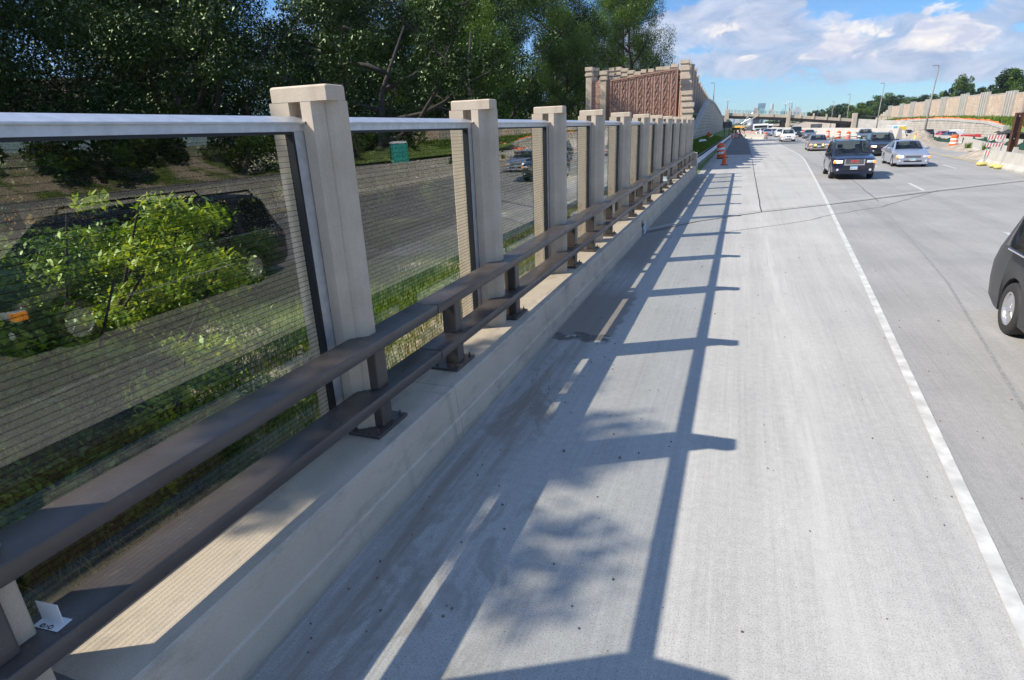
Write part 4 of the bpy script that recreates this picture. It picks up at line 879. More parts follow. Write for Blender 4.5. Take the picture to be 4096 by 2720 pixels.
spots = [  # x, y, scale, variant, zscale
 (-18, 0.5, .85, 0, .85), (-18.5, 9.5, .95, 1, .95), (-19.0, 16, 1.0, 0, 1.0), (-16.5, 23.5, .95, 1, .95), (-15.0, 30, .95, 2, 1.0), (-15.5, 34, .95, 2, 1.05), (-17.5, 44, .8, 1, 1.15),
 (-15.5, 54.5, .8, 2, 1.30), (-13.5, 79, 1.12, 2, 1.62), (-19.0, 73, 1.1, 2, 1.35),
 (-22, 0, 1.0, 1, 1), (-25, 9, 1.15, 0, 1.1), (-24.5, 20, 1.1, 1, 1.1), (-20, 29, 1.1, 0, 1.15), (-19, 39, 1.15, 1, 1.2), (-20, 50, 1.2, 2, 1.3), (-19, 63, 1.15, 0, 1.5), (-30, -4, 1.2, 0, 1.1), (-31, 12, 1.3, 1, 1.2), (-33, 27, 1.3, 0, 1.3), (-31, 42, 1.35, 1, 1.3), (-32, 58, 1.4, 2, 1.4), (-15, -5.2, .55, 0, .8), (-42, 18, 1.6, 1, 1.3), (-44, 40, 1.6, 0, 1.4), (-46, 0, 1.6, 0, 1.3), (-40, 6, 1.5, 1, 1.3), (-17.5, 94, 1.15, 0, 1.75)]
for i, (x, y, s, v, zs) in enumerate(spots):
    o = big[v] if not big[v].get('label') else copy_tree(big[v])
    o.location = (x, y, hgt(x, y)-.1); o.scale = (s, s, s*zs); o.rotation_euler = (0, 0, TR.uniform(0, 6.28))
    row = 'front row' if x > -16 else ('middle row' if x > -24 else 'back row')
    nth = ['first', 'second', 'third', 'fourth', 'fifth', 'sixth', 'seventh', 'eighth', 'ninth', 'tenth', 'eleventh', 'twelfth', 'thirteenth', 'fourteenth', 'fifteenth', 'sixteenth'][sum(1 for q in spots[:i] if ('front row' if q[0] > -16 else ('middle row' if q[0] > -24 else 'back row')) == row)]
    if (x, y) == (-15, -5.2): lab = 'small tree out of view behind the viewer, its leaf shadows on the road'
    else: lab = '%s broadleaf tree, %s from the left in the %s beyond the glass' % (['dark green', 'shadowy', 'sunlit green'][v], nth, row)
    tag(o, lab, 'tree', G_l)
# tree whose branch shadows dapple the shoulder
o = tree_proto('slender_tree', 17.2, 2.6, 9500, .10, 55, M_leaf2, base=.55, limbs=10, nclump=30, r0=.16); slt = o; o.location = (-12.6, -3.3, -1.2); tag(o, 'slender tall tree behind the viewer casting dappled leaf shadows on the shoulder', 'tree', G_l)
o = copy_tree(slt); o.location = (-12.4, -0.6, -0.5); o.rotation_euler = (0, 0, 2.2); o.scale = (.85, .85, 1.0); tag(o, 'second slender tree behind the first, out of view, shading the ledge', 'tree', G_l)
# old willow-like tree with big bare limbs in front of the dense crowns
def limb_tree(loc, rz, sc, lab, seed, n=15000):
    r = random.Random(seed); t = thing('old_limbed_tree', loc, rz, lab, 'tree', G_l); t.scale = (sc, sc, sc); mb = MB(); cs = []; rs = []
    mb.tube([(-.4, -.3, -.5), (0, -.1, 1.2), (.35, .1, 2.4), (.95, .5, 3.9), (.8, 1.4, 5.8), (1.6, 2.2, 8.0)], [.28, .24, .20, .15, .09, .03], 10)
    for i in range(9):
        z0 = 1.6+i*.6; a = r.uniform(0, 6.28) if i > 3 else (math.pi/2 if i % 2 else -math.pi/2)+r.uniform(-.3, .3)
        kz = [-.5, 1.2, 2.4, 3.9, 5.8, 8.0]; p = Vector((float(np.interp(z0, kz, [-.4, 0, .35, .95, .8, 1.6])), float(np.interp(z0, kz, [-.3, -.1, .1, .5, 1.4, 2.2])), z0)); pts = [p]; e_ = r.uniform(.35, .8)
        for k in range(6): a += r.uniform(-.35, .35); e_ = max(-.1, e_+r.uniform(-.3, .38)); pts.append(pts[-1]+Vector((math.cos(a)*math.cos(e_), math.sin(a)*math.cos(e_), math.sin(e_)))*r.uniform(.7, 1.0))
        mb.tube(pts, [.10, .09, .075, .055, .038, .024, .01], 7)
        for k in (3, 4, 5, 6):
            for q in range(2): 
                c = pts[k]+Vector((r.uniform(-.7, .7), r.uniform(-.7, .7), r.uniform(-.5, .8))); mb.tube([pts[k], (pts[k]+c)/2+Vector((0, 0, .08)), c], [.03, .02, .008], 5); cs.append(tuple(c)); rs.append(r.uniform(.35, .75))
    mb.build('trunk', M_bark, t, smooth=True); leaf_obj('crown', leaf_cloud(cs, rs, int(n*1.6), .058, seed, .2, .4), M_leaf, t); return t
limb_tree((-12.8, 18.0, -1.5), .2, 1.0, 'old tree with thick dark crooked limbs behind the second pane', 41)
limb_tree((-10.8, 24.0, -1.3), 1.0, 1.05, 'old tree with long dark limbs reaching sideways, left of the brown wall', 43, 11000)
limb_tree((-15.4, 14.8, -1.6), 2.0, .95, 'old dark tree with spreading limbs behind the largest post', 44)
# young yellow-green tree and shrubs behind the near pane
yt = thing('young_maple_tree', (-6.2, 3.65, -1.0), 0, 'young yellow-green tree right behind the nearest glass panel', 'tree')
r = random.Random(5); mb = MB(); cs = []; rs = []
for st in range(7):
    a = r.uniform(0, 6.28); p = [Vector((0, 0, 0)), Vector((math.cos(a)*.3, math.sin(a)*.3, .9)), Vector((math.cos(a)*.75, math.sin(a)*.75, 1.8)), Vector((math.cos(a)*1.1, math.sin(a)*1.1, 2.4+r.uniform(0, .8)))]
    mb.tube(p, [.035, .025, .015, .006], 6)
    for k in range(9):
        q = p[0].lerp(p[3], r.uniform(.22, 1)); cs.append((q.x+r.uniform(-.3, .3), q.y+r.uniform(-.3, .3), q.z+r.uniform(-.2, .15))); rs.append(r.uniform(.12, .27))
yt.scale = (1.3, 1.55, 1.05)
mb.build('trunk', M_bark, yt); leaf_obj('crown', leaf_cloud(cs, rs, 13000, .034, 9, .7, .15), M_leafy, yt)
for (x_, y_, z_, rz_, s_, lab_) in ((-6.4, 2.75, -1.0, 1.9, .95, 'smaller yellow-green sapling left of the young yellow-green tree'), (-6.9, 3.3, -.85, 3.4, 1.05, 'yellow-green sapling just behind the young yellow-green tree'), (-5.3, 3.1, -1.25, 4.6, .8, 'low yellow-green sapling in front of the young yellow-green tree')):
    o = copy_tree(yt); o.location = (x_, y_, z_); o.rotation_euler = (0, 0, rz_); o.scale = (s_*1.3, s_*1.4, s_); tag(o, lab_, 'tree')
shr = tree_proto('leafy_shrub', 2.2, 1.3, 12000, .034, 21, M_shrub, base=.02, limbs=7, r0=.04, nclump=44)
M_shr = [(-7.3, 2.6, 1.35, 'tall green shrub directly behind the young yellow-green tree'), (-7.9, 4.3, 1.25, 'green shrub right behind the yellow-green tree toward the grass strip'), (-6.1, 2.4, 1.0, 'rounded green shrub at the left photo edge beside the yellow-green tree'), (-8.9, 6.6, 1.25, 'shaded shrub farthest right of the group by the young tree'), (-5.3, 1.6, 1.0, 'leafy green shrub low behind the left end of the nearest panel'), (-6.9, 2.6, 1.25, 'larger green shrub left of the young yellow-green tree'), (-7.8, 1.0, 1.2, 'green shrub farther back, left of the young yellow-green tree'), (-5.0, 3.6, .75, 'low green shrub at the foot of the glass below the yellow-green tree'), (-13.0, 11.4, 1.3, 'dark shrub right of the young tree at the grass edge'), (-9.9, -.4, 1.3, 'shrub at the far left edge behind the glass'), (-12, 16.5, 1.3, 'shrub under the trees seen through the second pane'), (-11.5, 24, 1.4, 'shrub under the trees seen through the third pane'), (-11, 33, 1.4, 'shrub under the trees left of the brown wall')]
for i, (x, y, s, lab) in enumerate(M_shr):
    o = shr if i == 0 else copy_tree(shr); o.location = (x, y, hgt(x, y)-.05); o.scale = (s, s, s); o.rotation_euler = (0, 0, i*1.3); tag(o, lab, 'shrub', 'shrubs behind the glass screen')
# yellow house behind the trees
hs = thing('yellow_house', (-40, 28, -1.5), rad(20), 'yellow walled house glimpsed through the dark trees', 'house')
MB().box(-5, 5, -4, 4, 0, 6).build('wall', simple('yellow_siding', (0.75, 0.42, 0.06), .7, 0, .1, 2), hs)
MB().add([(-5.4, -4.4, 6), (5.4, -4.4, 6), (5.4, 4.4, 6), (-5.4, 4.4, 6), (-5.4, 0, 8.6), (5.4, 0, 8.6)], [(0, 1, 5, 4), (2, 3, 4, 5), (0, 4, 3), (1, 2, 5)]).build('roof', simple('roof_shingle', (.12, .09, .08), .9), hs)
# right-hand and distant trees
mid = [tree_proto('background_tree', 9, 3.9, 9000, .22, s, m, base=.08, limbs=8, nclump=60) for s, m in ((31, M_leaf2), (32, M_leaf))]
def rt(px, py_top, Yv, zb, wpx, lab, v, grp=G_r):
    p = at(px, py_top, X=62.0) if grp == G_r and Yv < 240 else at(px, py_top, Y=Yv)
    Yv = p[1]; Hh = p[2]-zb; Rw = wpx/FL*Yv*1.08/2
    o = mid[v] if not mid[v].get('label') else copy_tree(mid[v])
    o.location = (p[0], Yv, zb); o.scale = (Rw/3.9, Rw/3.9, Hh/9.3); o.rotation_euler = (0, 0, TR.uniform(0, 6)); tag(o, lab, 'tree', grp)
rt(3868, 296, 150, 0, 90, 'tall round dark tree standing above the noise wall tree line', 0)
rt(3806, 346, 158, 0, 44, 'small pointed tree left of the tall round tree', 1)
rt(3760, 366, 156, 0, 78, 'low tree just right of the second light pole top', 0)
rt(3700, 376, 175, 0, 80, 'low dark tree crossed by the tall light pole', 1)
rt(3640, 388, 190, 0, 90, 'low tree above the left half of the noise wall', 0)
rt(3925, 345, 146, 0, 80, 'low tree right of the tall round tree', 1)
rt(3978, 342, 142, 0, 80, 'low tree left of the ragged tree at the photo edge', 0)
rt(4045, 268, 135, 0, 120, 'tall ragged tree near the right photo edge', 1)
rt(4110, 255, 132, 0, 110, 'tall tree cut by the right photo edge', 0)
rt(3590, 378, 215, 0, 90, 'feathery tree right of the farther light pole', 1)
rt(3540, 372, 225, 0, 100, 'high tree behind the farther light pole', 0)
rt(3480, 400, 235, -1, 110, 'bushy tree over the left end of the noise wall', 1)
rt(3500, 425, 232, -3, 120, 'low bushy tree at the left end of the noise wall', 0)
rt(3430, 412, 250, -2, 90, 'bushy tree above the bridge abutment', 0)
rt(3370, 412, 300, -3, 90, 'round tree behind the bridge right of the small gap', 1)
rt(3332, 422, 310, -3, 70, 'round tree behind the bridge between two light poles', 0)
rt(3280, 436, 330, -3, 60, 'small tree behind the bridge left of the light pole', 1)
rt(3250, 442, 340, -3, 50, 'farthest small tree behind the bridge railing', 0)
for i, (px, pt, Yv, wd, lab) in enumerate([(3075, 480, 420, 90, 'distant tree seen under the bridge left of the pier'), (3120, 476, 400, 80, 'distant tree under the bridge touching the pier'), (3190, 474, 420, 90, 'distant tree under the bridge right of the pier'), (3020, 490, 480, 90, 'hazy distant tree under the bridge behind the machinery'), (2960, 492, 500, 90, 'hazy distant tree under the bridge beside the sign back')]):
    rt(px, pt, Yv, -8, wd, lab, i % 2, 'distant trees under the bridge')
# ------------------------------------------------------------------ left noise wall
nw = thing('noise_wall', (-5, 45, 0), 0, 'brown panelled noise wall with tan stepped posts beyond the screen', 'noise wall')
nl = (5, -45, 0)
def npost(x, y, zt, w_=.55, d_=.55, m=M_tan, par_=None, base=-.5):
    mb = MB().box(x-w_/2, x+w_/2, y-d_/2, y+d_/2, base, zt-.42); mb.box(x-w_/2-.06, x+w_/2+.06, y-d_/2-.06, y+d_/2+.06, zt-.60, zt-.44); mb.box(x-w_/2+.001, x+w_/2-.001, y-d_/2+.001, y+d_/2-.001, zt-.425, zt-.05); mb.box(x-w_/2-.06, x+w_/2+.06, y-d_/2-.06, y+d_/2+.06, zt-.25, zt)
    return mb.build('wall_post', m, par_ or nw, loc=nl if par_ is None else None)
# panel facing the viewer, sloping top
zl, zr = 6.02, 6.50; xl, xr_ = -9.2, -4.5
f = MB(); f.add([(xl, 45, 0), (xr_, 45, 0), (xr_, 45, zr), (xl, 45, zl), (xl, 45.25, 0), (xr_, 45.25, 0), (xr_, 45.25, zr), (xl, 45.25, zl)], [(0, 1, 2, 3), (7, 6, 5, 4), (3, 2, 6, 7), (1, 5, 6, 2), (0, 3, 7, 4)]); 
pp = f.build('wall_panel', M_brown, nw, loc=nl)
e = MB()
def seg(a, b, wd=.05, pr_=.05):
    a = Vector((a[0], a[1])); b = Vector((b[0], b[1])); n = (b-a).normalized(); n = Vector((-n.y, n.x))*wd
    e.add([(a.x-n.x, 45-pr_, a.y-n.y), (b.x-n.x, 45-pr_, b.y-n.y), (b.x+n.x, 45-pr_, b.y+n.y), (a.x+n.x, 45-pr_, a.y+n.y), (a.x-n.x, 45, a.y-n.y), (b.x-n.x, 45, b.y-n.y), (b.x+n.x, 45, b.y+n.y), (a.x+n.x, 45, a.y+n.y)], [(0, 1, 2, 3), (0, 4, 5, 1), (1, 5, 6, 2), (2, 6, 7, 3), (3, 7, 4, 0)])
for k in range(8):
    x0 = xl+.25+k*.58; top = zl+(zr-zl)*(x0-xl)/(xr_-xl)-.15
    seg((x0, .5), (x0, top), .022, .045+.001*k); seg((x0+.22, .5), (x0+.22, top), .018, .04); seg((x0+.40, .5), (x0+.40, top), .018, .04)
    seg((x0, top), (x0+.40, top+.03), .022, .052)
    z = top-.12; q = 0
    while z > 2.2:
        seg((x0+.02, z-.42), (x0+.20, z-.05), .028, .06); 
        if k % 3 != 4: seg((x0+.22, z-.20), (x0+.34, z-.62), .012, .035)
        z -= .55
seg((xl, zl-.05), (xr_, zr-.05), .05, .07); seg((xl+.05, .5), (xl+.05, zl-.06), .05, .065); seg((xr_-.05, .5), (xr_-.05, zr-.06), .05, .065)
e.build('relief_ribs', M_browne, pp)
MB().box(-11.05, -9.25, 45.6, 45.8, 0, 6.1).build('wall_panel', M_brown, nw, loc=nl); 
npost(-10.9, 45.7, 7.02, .42, .5); npost(-9.78, 45.5, 6.68, .42, .5)
# second line of posts and panels behind
MB().box(-12.2, -4.6, 52.1, 52.3, 0, 6.95).build('wall_panel', M_brown, nw, loc=nl)
for px, py in ((2382, 272), (2422, 282), (2452, 272), (2474, 269), (2500, 274), (2526, 282), (2551, 287), (2580, 278), (2602, 276), (2640, 268), (2668, 266), (2700, 256)):
    p = at(px, py, Y=51.7); npost(p[0], 51.7, p[2], .44, .5)
# stepped posts on the road side, rising away
sp_ = []
for px, py, Yv in ((2753, 410, 40.5), (2749, 363, 43), (2746, 323, 45.9), (2743, 301, 48.5), (2742, 268, 51.5), (2741, 241, 54.5)):
    p = at(px, py, Y=Yv); sp_.append((p[0], Yv, p[2])); npost(p[0], Yv, p[2], .62, .6)
for a, b in zip(sp_[:-1], sp_[1:]):
    mb = MB(); zt = a[2]-.2
    mb.add([(a[0]-.35, a[1], -.3), (b[0]-.35, b[1], -.3), (b[0]-.35, b[1], zt), (a[0]-.35, a[1], zt), (a[0]-.15, a[1], -.3), (b[0]-.15, b[1], -.3), (b[0]-.15, b[1], zt), (a[0]-.15, a[1], zt)], [(0, 3, 2, 1), (4, 5, 6, 7), (3, 7, 6, 2), (0, 4, 7, 3), (1, 2, 6, 5), (0, 1, 5, 4)]); mb.build('wall_panel', M_brown, nw, loc=nl)
# receding part
rec = [(sp_[-1][0], 54.5, sp_[-1][2])]+[(float(np.interp(y, [54.5, 90, 155], [sp_[-1][0], -8, -8.3])), y, float(np.interp(y, [54.5, 90, 100, 108, 120, 136, 155, 200], [sp_[-1][2], 10.9, 11.5, 11.3, 9.9, 9.3, 8.7, 8.0]))) for y in np.arange(59, 200, 6.0)]
for a, b in zip(rec[:-1], rec[1:]):
    zt = min(a[2], b[2])-.35
    MB().add([(a[0]-.1, a[1], 0), (b[0]-.1, b[1], 0), (b[0]-.1, b[1], zt), (a[0]-.1, a[1], zt), (a[0]+.1, a[1], 0), (b[0]+.1, b[1], 0), (b[0]+.1, b[1], zt), (a[0]+.1, a[1], zt)], [(0, 3, 2, 1), (4, 5, 6, 7), (3, 7, 6, 2), (0, 4, 7, 3), (1, 2, 6, 5), (0, 1, 5, 4)]).build('wall_panel', M_brown, nw, loc=nl)
for x, y, z in rec[1:]: npost(x, y, z, .6, .6)
# left retaining wall of concrete blocks
rwl = thing('retaining_wall', (-5.6, 76, 0), 0, 'tall light block retaining wall rising and dropping beside the left verge', 'retaining wall')
tp = [(76, 1.7), (82.7, 2.95), (93.8, 4.8), (107, 6.6), (117.6, 6.7), (128, 6.6), (141, 6.2), (160, 5.5), (180, 4.5), (196, 3.4)]
def ribbon(name, pts, x0, x1, z0f, z1f, m, par_, loc):
    vs = []; 
    for y, z in pts: vs += [(x0, y, z0f(y, z)), (x1, y, z0f(y, z)), (x1, y, z1f(y, z)), (x0, y, z1f(y, z))]
    fs = [(4*i+k, 4*i+(k+1) % 4, 4*i+4+(k+1) % 4, 4*i+4+k) for i in range(len(pts)-1) for k in range(4)]+[(3, 2, 1, 0), tuple(4*(len(pts)-1)+k for k in range(4))]
    return MB().add(vs, fs).build(name, m, par_, loc=loc)
ribbon('wall_face', tp, -5.9, -5.5, lambda y, z: -.5, lambda y, z: z-.35, M_block, rwl, (5.6, -76, 0))
ribbon('coping', tp, -6.0, -5.40, lambda y, z: z-.352, lambda y, z: z, M_grey, rwl, (5.6, -76, 0))
for y in np.arange(78.5, 190, 5.5):
    z = float(np.interp(y, [p[0] for p in tp], [p[1] for p in tp])); MB().box(-5.52, -5.47, y-.12, y+.12, -.4, z*.42).build('rib', M_grey, rwl, loc=(5.6, -76, 0))
# sign seen from behind, leaning debris
t = thing('road_sign', (-2.7, 120, 0), 0, 'large grey road sign seen from behind on two posts by the left wall', 'sign')
MB().box(-.8, .85, -.02, .02, 1.95, 3.05).build('sign_board', simple('sign_back', (.17, .16, .16), .6, .4), t)
for x in (-.42, .4): MB().box(x-.05, x+.05, -.14, -.04, -.2, 3.05).build('sign_post', M_rust, t)
MB().box(-.8, .85, -.06, -.022, 2.45, 2.52).build('cross_brace', M_rust, t)
# ------------------------------------------------------------------ work-zone drums, cones
def drum_proto():
    t = thing('traffic_drum', (0, 0, 0))
    pr_ = [(0.305, 0.045), (0.29, 0.06), (0.285, 0.27), (0.275, 0.275), (0.27, 0.47), (0.26, 0.475), (0.255, 0.68), (0.245, 0.685), (0.235, 0.90), (0.20, 0.95), (0.12, .96)]
    MB().lathe(pr_, n=24).build('barrel', M_orange, t, smooth=True, sharp=30)
    for z0, z1, r0_, r1_ in ((.30, .44, .281, .276), (.56, .70, .262, .256)): MB().lathe([(r0_-.02, z0), (r0_, z0), (r1_+.004, z1), (r1_-.02, z1)], n=24).build('white_band', M_whiter, t, smooth=True, sharp=30)
    MB().lathe([(.40, 0), (.41, .03), (.36, .06), (.28, .062)], n=20).build('rubber_base', M_tyre, t)
    MB().bbox(-.11, .11, -.025, .025, .955, 1.02, .015).build('handle', M_orange, t)
    return t
dr = drum_proto(); used_d = [False]
def drum(x, y, z, lab, lean=(0, 0), s=1.0):
    o = copy_tree(dr) if used_d[0] else dr; used_d[0] = True
    o.location = (x, y, z); o.rotation_euler = (lean[0], lean[1], TR.uniform(0, 3)); o.scale = (s, s, s); tag(o, lab, 'traffic drum', 'orange and white work zone drums')
drum(-1.45, 54.0, 0, 'leaning orange striped drum beside the guardrail', (0, rad(9)), 1.25)
for px, py, lab in ((3061, 556, 'orange striped drum at the end of the short barrier ahead'), (3212, 544, 'leftmost orange striped drum along the long median wall'), (3309, 550, 'second orange striped drum along the long median wall'), (3352, 555, 'third orange striped drum along the long median wall'), (3390, 560, 'orange striped drum just above the navy suv roof'), (3811, 590, 'orange striped drum beside the dirt pile, right of the silver sedan')):
    p = at(px, py, Z=0); drum(p[0], p[1], 0, lab, s=1.12)
def cone(x, y, z, s, lab):
    t = thing('traffic_cone', (x, y, z), 0, lab, 'traffic cone', 'orange cones on the left shoulder')
    MB().bbox(-.19, .19, -.19, .19, 0, .03, .008).build('base', M_black, t)
    MB().lathe([(.14, .03), (.125, .06), (.055, .62), (.035, .71), (.02, .715)], n=18).build('cone_body', M_orange, t, smooth=True, sharp=40); t.scale = (s, s, s)
cone(-1.02, 45.4, 0, 1.3, 'orange cone on the shoulder just right of the leaning drum')
p = at(2932, 553, Z=0); cone(p[0], 118, 0, 1.2, 'small far orange cone near the end of the guardrail')
t = thing('fallen_barricade', (-4.5, 98, .85), rad(20), 'orange barricade board tipped over against the left block wall', 'barricade')
MB().box(-.3, .3, -.05, .05, .2, 1.3).build('board', M_orange, t); MB().box(-.9, .9, -.12, .12, .0, .18).build('foot_bar', M_whiter, t); t.rotation_euler = (rad(20), rad(-35), rad(20)); t.scale = (.6, .6, .75)
t = MB().add([(0, 0, 0), (.6, .1, .1), (.9, .5, .05), (.3, .6, .18), (.1, .3, .25), (.7, .35, .28)], [(0, 1, 5, 4), (1, 2, 5), (2, 3, 4, 5), (3, 0, 4), (0, 3, 2, 1)]).build('plastic_bag', M_whiter, loc=(-4.6, 73, .9)); tag(t, 'crumpled white plastic bag lying on the green verge', 'litter')
# ------------------------------------------------------------------ concrete barriers on the right
KP = [(-.30, 0), (-.30, .08), (-.17, .30), (-.08, .82), (.08, .82), (.17, .30), (.30, .08), (.30, 0)]
def krow(pts, seg_len, grp, labf, m=M_grey, mark=None):
    ds = [0]
    for a, b in zip(pts[:-1], pts[1:]): ds.append(ds[-1]+math.dist(a[:2], b[:2]))
    pos = lambda s: tuple(float(np.interp(s, ds, [p[k] for p in pts])) for k in range(3))
    n = int(ds[-1]/seg_len)
    for i in range(n):
        a = Vector(pos(i*seg_len+.03)); b = Vector(pos((i+1)*seg_len-.03)); ln = (b-a).length; ang = math.atan2(b.y-a.y, b.x-a.x)
        o = MB().xsec(KP, [(x, 0, 0, (0, -1)) for x in (0, ln)]).build('concrete_barrier', m); o.location = a; o.rotation_euler = (0, 0, ang); tag(o, labf(i, n), 'barrier', grp)
def ordw(i): return ['first', 'second', 'third', 'fourth', 'fifth', 'sixth', 'seventh', 'eighth', 'ninth', 'tenth', 'eleventh', 'twelfth', 'thirteenth', 'fourteenth', 'fifteenth', 'sixteenth', 'seventeenth', 'eighteenth', 'nineteenth', 'twentieth', 'twenty-first', 'twenty-second', 'twenty-third', 'twenty-fourth', 'twenty-fifth', 'twenty-sixth', 'twenty-seventh', 'twenty-eighth'][i]
krow([(13.45, 43, 0), (13.0, 36, 0), (12.2, 10, 0), (11.4, -24, 0)], 3.9, 'near right concrete barriers', lambda i, n: '%s concrete barrier of the near right row, counted from its far end' % ordw(i))
krow([(18.6, 65, 0), (15.7, 48.5, 0), (15.3, 44, 0)], 3.5, 'barriers behind the dirt pile', lambda i, n: '%s concrete barrier behind the dirt pile, counted from the drum' % ordw(i))
krow([(21.1, 130, -.30), (21.3, 83, -.22), (21.15, 60, -.12), (20.6, 40, -.08), (19.5, 10, -.08)], 6.1, 'barriers along the opposite roadway', lambda i, n: '%s barrier of the opposite roadway row, counted from its far end' % ordw(i), mark=1)
# red block on the row
p = at(3842, 545, Y=84); t = MB().bbox(p[0]-.9, p[0]+.9, 80.5, 80.9, -.1, .66, .03).build('red_barrier', simple('red_plastic', (.55, .05, .05), .5)); tag(t, 'red plastic barrier block among the green netting', 'barrier')
# long median wall
mw = thing('median_wall', (17.9, 87, 0), 0, 'long smooth pale concrete median wall behind the oncoming cars', 'wall')
mp_ = [(18.0, 86.8), (17.0, 93), (15.5, 106), (13.0, 118), (10.3, 131), (8.3, 155), (6.5, 200)]
pts = []
for i, (x, y) in enumerate(mp_):
    a = Vector(mp_[max(i-1, 0)]); b = Vector(mp_[min(i+1, len(mp_)-1)]); tt = (b-a).normalized(); pts.append((x-17.9, y-87, 0, (tt.y, -tt.x)))
MB().xsec([(.38, 0), (.34, .25), (.15, 1.42), (-.15, 1.42), (-.34, .25), (-.38, 0)], pts).build('wall_body', concrete('pale_wall', (.40, .385, .355), (.48, .46, .43), streak=False, scale=.5), mw)
# short barrier ahead at lane split
krow([(-.9, 131, -.05), (3.65, 110, 0)], 3.55, 'short barrier row at the lane split', lambda i, n: '%s pale barrier of the short row at the lane split' % ordw(i))
# green silt fence
sf = thing('silt_fence', (20.3, 60, 0), 0, 'sagging dark green netting fence along the opposite barriers', 'netting fence')
rr = random.Random(8); M_net = simple('green_net', (.008, .05, .035), .8, 0, .3, 8)
y = 52.0
while y < 100:
    ln = rr.uniform(2.0, 4.5); hh = rr.uniform(.45, .85); x = float(np.interp(y, [50, 60, 83, 100], [20.3, 20.55, 20.7, 20.5]))
    if rr.random() < .86:
        n = 8; vs = []
        for k in range(n+1):
            q = k/n; vs += [(x-20.3+rr.uniform(-.08, .08), y-60+ln*q, .0), (x-20.3+rr.uniform(-.15, .15)-.1, y-60+ln*q, hh*(1-.35*math.sin(math.pi*q))+rr.uniform(-.05, .05))]
        MB().add(vs, [(2*k, 2*k+1, 2*k+3, 2*k+2) for k in range(n)]).build('net_panel', M_net, sf)
    MB().box(x-20.33, x-20.29, y-60-.02, y-60+.02, 0, .95).build('stake', M_whiter if rr.random() < .3 else M_wood, sf); y += ln
# dirt piles
def mound(name, c, rx, ry, h, seed, lab=None):
    r = random.Random(seed); n = 26; vs = [(c[0], c[1], c[2]+h)]; fs = []
    rings = 7
    for j in range(1, rings+1):
        for k in range(n):
            a = 2*math.pi*k/n; q = j/rings; zz = h*(math.cos(q*math.pi)*.5+.5)+r.uniform(-.06, .06)*h*2*(1-q*.6)
            vs.append((c[0]+rx*q*math.cos(a)*r.uniform(.93, 1.07), c[1]+ry*q*math.sin(a)*r.uniform(.93, 1.07), c[2]+(zz if j < rings else -.05)))
    for k in range(n): fs.append((0, 1+k, 1+(k+1) % n))
    for j in range(rings-1):
        for k in range(n): fs.append((1+j*n+k, 1+(j+1)*n+k, 1+(j+1)*n+(k+1) % n, 1+j*n+(k+1) % n))
    o = MB().add(vs, fs).build(name, M_dirt, smooth=True); tag(o, lab, 'dirt pile'); return o
mound('dirt_pile', (19.6, 84.5, 0), 2.1, 3.6, 1.25, 1, 'high grey dirt pile beside the end of the long median wall')
mound('dirt_pile', (17.3, 60.0, 0), 1.3, 6.0, .42, 2, 'low rough dirt pile behind the right drum')
mound('dirt_pile', (14.9, 48.2, 0), .95, 4.2, .5, 3, 'low rough dirt pile beside the near right barriers')
mound('dirt_pile', (17.2, 72.0, 0), 1.6, 5.0, .28, 4, 'flat spread of dirt in the median behind the silver sedan')
p = at(3655, 580, Z=0); t = thing('marker_post', (17.0, 75, 0), 0, 'yellow marker post standing in the median dirt', 'marker post')
MB().lathe([(.06, 0), (.06, 1.0), (.04, 1.03)], n=12, lean=(.06, 0)).build('post_body', simple('yellow_marker', (.75, .65, .03), .5), t, smooth=True, sharp=40); MB().lathe([(.063, .9), (.063, 1.04), (.03, 1.06)], n=12, lean=(.06, 0)).build('post_cap', M_orange, t)
def weeds(x, y, z, s, lab, seed):
    t = thing('weed_clump', (x, y, z), 0, lab, 'weeds', 'weeds in the median dirt')
    r = np.random.RandomState(seed); vs = []; fs = []
    for i in range(90):
        a = r.uniform(0, 6.28); l_ = s*r.uniform(.3, 1); o_ = r.normal(0, .12*s, 2); b = len(vs); wv = .02
        vs += [(o_[0]-wv, o_[1], 0), (o_[0]+wv, o_[1], 0), (o_[0]+math.cos(a)*l_*.5, o_[1]+math.sin(a)*l_*.5, l_)]; fs.append((b, b+1, b+2))
    MB().add(vs, fs).build('leaf_blades', M_grass, t)
weeds(16.3, 56, .3, .55, 'small yellow-green weed clump by the barrier behind the dirt', 1); weeds(15.55, 49.8, .35, .8, 'bigger green weed clump on the dirt pile by the barriers', 2)
# rusty beam, barricade, grey pole, sandbags
p0 = at(4044, 588, Y=44.6); p1 = at(4076, 468, Y=44.6)
t = thing('steel_beam', (p0[0]+.05, 44.6, 0), 0, 'upright rusty steel beam at the right photo edge', 'steel beam')
hb = MB(); hb.box(-.17, .17, -.012, .012, 0, 2.75); hb.box(-.19, -.17, -.15, .15, 0, 2.75); hb.box(.17, .19, -.15, .15, 0, 2.75); hb.build('upright', M_rust, t)
MB().box(.192, 2.6, -.12, .12, .0, .24).build('foot_beam', M_rust, t)
for z in (2.55, 1.3): MB().lathe([(.035, -.016), (.035, -.0125)], (.0, 0, z), 12, 'Y').build('bolt_hole', M_whiter, t)
t = thing('striped_barricade', (13.45, 41.9, 0), rad(4), 'three-board red and white striped barricade before the rusty beam', 'barricade')
M_stripe_ = simple('red_stripe', (.62, .10, .06), .5)
for k in range(3):
    z0 = .55+k*.42; b = MB().box(-.42, .42, -.02, .0, z0, z0+.22).build('board', M_whiter, t); q = MB()
    for j in range(6): x = -.40+j*.14; q.add([(x, -.024, z0+.004), (x+.06, -.024, z0+.004), (x+.10, -.024, z0+.216), (x+.04, -.024, z0+.216)], [(0, 1, 2, 3)])
    q.build('stripes', M_stripe_, b)
